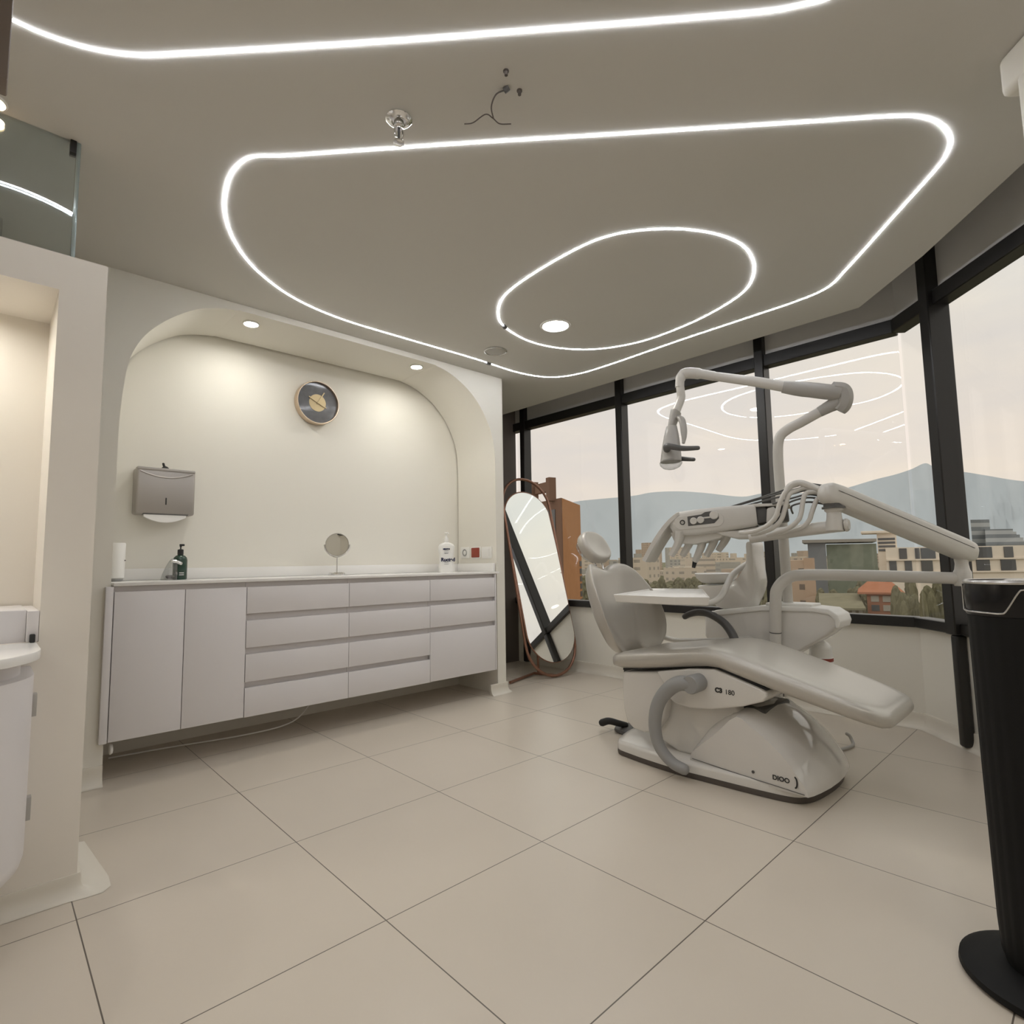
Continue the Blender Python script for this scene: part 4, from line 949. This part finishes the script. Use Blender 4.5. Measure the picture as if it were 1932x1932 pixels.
bm = NB(); block(bm, [A1-dp*.03, B-dp*.03, B+dp*.2, A1+dp*.2], GZ, at(1510,1053,106).z); obj('stair_tower', bm, mat('tan_wall', (.50,.36,.26), .9, spec=.1), t)
RF = mat('terracotta_roof', (.40,.17,.095), .9, spec=.1, vary=.15, bscale=1.)
t = thing('red_roof_house', (60,30,GZ), 'red-roofed brick house below the horizontal delivery tube', 'house')
A = at(1630,1050,88); B = at(1684,1050,86); dp = V((A.x, A.y, 0)).normalized()*9
ze = at(1655,1117,87).z; zr = at(1655,1098,95).z
bm = NB(); block(bm, [A, B, B+dp, A+dp], GZ, ze); obj('body', bm, mat('red_brick', (.38,.18,.11), .9, spec=.1), t)
bm = NB()
ex = (B-A).normalized()*1.2; e0, e1 = A-ex-dp*.08, B+ex-dp*.08; r0_, r1_ = A+ex+dp*.55, B-ex+dp*.55; b0_, b1_ = A-ex+dp*1.1, B+ex+dp*1.1
def zz_(p, z): return bm.verts.new(V((p.x, p.y, z)))
v = [zz_(e0,ze), zz_(e1,ze), zz_(r1_,zr+1.2), zz_(r0_,zr+1.2), zz_(b0_,ze), zz_(b1_,ze), zz_(e0,ze-.3), zz_(e1,ze-.3), zz_(b1_,ze-.3), zz_(b0_,ze-.3)]
for f in ((0,1,2,3), (3,2,5,4), (0,3,4), (1,5,2), (6,7,8,9), (0,6,7,1), (1,7,8,5), (5,8,9,4), (4,9,6,0)): bm.faces.new([v[i] for i in f])
obj('roof', bm, RF, t)
LW = mat('pale_window', (.42,.38,.32), .5)
for i, (s0, s1) in enumerate(((.14,.42), (.55,.95))):
    for zc_ in (1124,1141): on(A, B, s0, s1, at(1655,zc_+11,87).z, at(1655,zc_,87).z, .12, LW if i or zc_ < 1130 else DWIN, 'window', t)
GR2 = mat('moss_roof', (.23,.21,.145), .95, spec=0., vary=.3, bscale=.7)
t = thing('low_shed', (55,35,GZ), 'long low building with mossy roof left of the red-roofed house', 'house')
A = at(1540,1050,84); B = at(1626,1050,82); dp = V((A.x, A.y, 0)).normalized()*16
bm = NB(); block(bm, [A, B, B+dp*.6, A+dp*.6], GZ, at(1580,1146,83).z); obj('body', bm, mat('shed_wall', (.24,.20,.14), .9), t)
for i in range(5): on(A, B, .25+i*.15, .33+i*.15, GZ, at(1580,1150,83).z, .1, LW, 'window', t)
bm = NB(); zA = at(1580,1146,83).z; zB = at(1580,1120,95).z
v = [zz_(A-dp*.05,zA), zz_(B-dp*.05,zA), zz_(B+dp,zB), zz_(A+dp,zB)]; bm.faces.new(v)
ex2 = bmesh.ops.extrude_face_region(bm, geom=bm.faces[:]); bmesh.ops.translate(bm, vec=(0,0,-.3), verts=[x for x in ex2['geom'] if isinstance(x, bmesh.types.BMVert)])
obj('roof', bm, GR2, t)
# hazy mid-rise city, each block an object
FA = [facade('pale_facade', (.55,.47,.39), (.30,.265,.23), 4., 3.2, .5), facade('tan_facade', (.50,.39,.30), (.29,.24,.20), 5., 3.4, .45),
      facade('grey_facade', (.42,.40,.36), (.26,.25,.24), 3.6, 3.2, .5), facade('cream_facade', (.62,.53,.43), (.36,.32,.27), 6., 3.4, .4)]
words = ['pale', 'tan', 'grey', 'cream']
SPOTS = []; cnt = 0
for o in C.objects:                      # footprints of the buildings standing so far
    if o.type == 'MESH' and o.parent and o.parent.location.z < -10:
        cs = [o.parent.location+v.co for v in o.data.vertices]
        lo = V((min(c.x for c in cs), min(c.y for c in cs), 0)); hi = V((max(c.x for c in cs), max(c.y for c in cs), 0))
        SPOTS.append(((lo+hi)/2, (hi-lo).length/2))
def clear(p, r):
    p = V((p.x, p.y, 0))
    if any((p-q_).length < r+r_ for q_, r_ in SPOTS): return False
    SPOTS.append((p, r)); return True
for i in range(1200):
    px = rnd.uniform(1000, 2150); d = 260+rnd.random()**1.2*1500
    if d < 330 and (px > 1480): d += 330
    yh = 1076.5-.01552*px
    rise = rnd.uniform(-10, 14) if d > 600 else rnd.uniform(-26, 6)
    if 1180 < px < 1290 and d > 700: rise += rnd.uniform(4, 26)
    h_ = at(px, yh-rise, d).z-GZ
    if h_ < 6: h_ = 6+rnd.random()*4
    w_ = rnd.uniform(9, 24)*(.8+d/1500); l_ = rnd.uniform(9, 20); k = rnd.randrange(4)
    p = at(px, 1050, d)
    if cnt > 190: break
    if not clear(p, max(w_, l_)*.60): continue
    cnt += 1
    M = Matrix.Translation((p.x, p.y, 0)) @ Matrix.Rotation(rnd.choice((.75,.2,-.3,1.1)), 4, 'Z')
    b = NB(); box(b, -w_/2, w_/2, -l_/2, l_/2, GZ, GZ+h_, M=M)
    o = obj('apartment_block', b, FA[k])
    tag(o, words[k]+' mid-rise block far off in the hazy city outside', 'building', 'hazy city blocks, '+words[k])
# trees
LEAF = mat('dark_leaves', (.17,.158,.10), .95, spec=0., vary=.5, bscale=.8)
tm = NB(); bmesh.ops.create_icosphere(tm, subdivisions=3, radius=1)
for v in tm.verts:
    v.co *= 1+.16*math.sin(v.co.x*7+v.co.y*5)+.12*math.sin(v.co.z*9+v.co.x*4)+rnd.uniform(-.05,.05)
treeme = bpy.data.meshes.new('tree_crown'); tm.to_mesh(treeme); tm.free(); treeme.materials.append(LEAF)
tt = NB(); bmesh.ops.create_icosphere(tt, subdivisions=4, radius=1)
for v in tt.verts:
    r_ = math.hypot(v.co.x, v.co.y); z = v.co.z
    k_ = (max(0, 1-abs(z)**5)**.5)/max(r_, .05) if abs(z) < .985 else 1.
    v.co.x *= k_; v.co.y *= k_
    lump = 1+.13*math.sin(v.co.x*9+z*23)+.11*math.sin(v.co.y*11-z*31)+rnd.uniform(-.09,.09)
    v.co.x *= lump; v.co.y *= lump
tallme = bpy.data.meshes.new('tall_tree_crown'); tt.to_mesh(tallme); tt.free(); tallme.materials.append(LEAF)
tn = 0
for i in range(900):
    px = rnd.uniform(1090, 2100); d = 55+rnd.random()**1.5*330
    s = rnd.uniform(1.8, 4.0)*(1+d/500)
    py_ = (1076.5-.01552*px)
    if d < 95 and not (px > 1690 or px < 1480): continue
    p = at(px, 1050, d)
    if tn > 150: break
    if not clear(p, s*1.6): continue
    tn += 1
    o = bpy.data.objects.new('tree', treeme); C.objects.link(o)
    o.location = (p.x, p.y, GZ+s*.8); o.scale = (s*1.15, s*1.15, s*.95); o.rotation_euler = (0,0,rnd.random()*6)
    tag(o, 'low round dark green tree crown among the houses outside', 'tree', 'trees outside below the windows')
# tall trees whose tops show just above the sill
for (p0, p1, y0, y1, d0, d1, k_) in ((1688,1800,1086,1108,70,92,16), (1690,1860,1110,1150,45,66,18), (1545,1640,1092,1112,98,112,9), (1180,1330,1086,1120,120,210,26), (1330,1470,1092,1130,110,160,16), (1100,1180,1080,1115,120,190,8), (1420,1480,1110,1150,70,90,6)):
    for i in range(k_*22):
        px = rnd.uniform(p0, p1); d = rnd.uniform(d0, d1); py = rnd.uniform(y0, y1)
        s = d*rnd.uniform(7, 13)/1058
        q_ = at(px, py, d)
        if not clear(q_, s*1.36): continue
        hz = (q_.z-GZ)/2
        o = bpy.data.objects.new('tree', tallme); C.objects.link(o)
        o.location = (q_.x, q_.y, GZ+hz); o.scale = (s, s, hz); o.rotation_euler = (0,0,rnd.random()*6)
        tag(o, 'tall dark green tree whose top shows above the window sill', 'tree', 'tall trees outside near the sill')
# ================================================================== SKY, CAMERA
w = bpy.data.worlds.new('World'); bpy.context.scene.world = w; w.use_nodes = True
nt = w.node_tree; N, L = nt.nodes.new, nt.links.new
bg = nt.nodes['Background']
tc = N('ShaderNodeTexCoord'); sp_ = N('ShaderNodeSeparateXYZ'); L(tc.outputs['Generated'], sp_.inputs[0])
ra = N('ShaderNodeValToRGB'); L(sp_.outputs[2], ra.inputs[0])
cr = ra.color_ramp
cr.elements[0].position = 0.; cr.elements[0].color = (.66,.61,.56,1)
cr.elements[1].position = 1.; cr.elements[1].color = (.98,.96,.92,1)
for p_, c_ in ((.09,(.735,.66,.59,1)), (.17,(.72,.655,.60,1)), (.30,(.70,.655,.61,1)), (.5,(.78,.77,.71,1))):
    e = cr.elements.new(p_); e.color = c_
mp = N('ShaderNodeMapping'); mp.inputs['Scale'].default_value = (2.2,2.2,7.); L(tc.outputs['Generated'], mp.inputs[0])
nz = N('ShaderNodeTexNoise'); nz.inputs['Scale'].default_value = 1.6; nz.inputs['Detail'].default_value = 5; L(mp.outputs[0], nz.inputs[0])
r2 = N('ShaderNodeValToRGB'); r2.color_ramp.elements[0].position = .42; r2.color_ramp.elements[1].position = .66
r2.color_ramp.elements[0].color = (.97,.97,.98,1); r2.color_ramp.elements[1].color = (1.08,1.05,1.0,1); L(nz.outputs['Fac'], r2.inputs[0])
mx = N('ShaderNodeMix'); mx.data_type = 'RGBA'; mx.blend_type = 'MULTIPLY'; mx.inputs[0].default_value = 1.
L(ra.outputs[0], mx.inputs[6]); L(r2.outputs[0], mx.inputs[7]); L(mx.outputs[2], bg.inputs[0])
bg.inputs[1].default_value = 1.04
cam = bpy.data.cameras.new('camera'); co = bpy.data.objects.new('camera', cam); C.objects.link(co)
cam.sensor_width = 36; cam.lens = 36*1058.43/1932; cam.clip_start = .02; cam.clip_end = 20000
yaw, pit, rol = .754040423, .0898555231, -.0155449424
f = V((math.sin(yaw)*math.cos(pit), math.cos(yaw)*math.cos(pit), math.sin(pit)))
r0 = V((math.cos(yaw), -math.sin(yaw), 0)); up = r0.cross(f)
r1 = r0*math.cos(rol)+up*math.sin(rol); u1 = up*math.cos(rol)-r0*math.sin(rol)
Mc = Matrix((r1, u1, -f)).transposed().to_4x4(); Mc.translation = V((0,0,EYE)); co.matrix_world = Mc
S = bpy.context.scene; S.camera = co
S.view_settings.view_transform = 'Standard'; S.view_settings.look = 'None'; S.view_settings.exposure = .26; S.view_settings.gamma = 1.; S.view_settings.use_curve_mapping = False
S.cycles.max_bounces = 10; S.cycles.diffuse_bounces = 6; S.cycles.glossy_bounces = 5; S.cycles.transparent_max_bounces = 16; S.cycles.sample_clamp_indirect = 6.
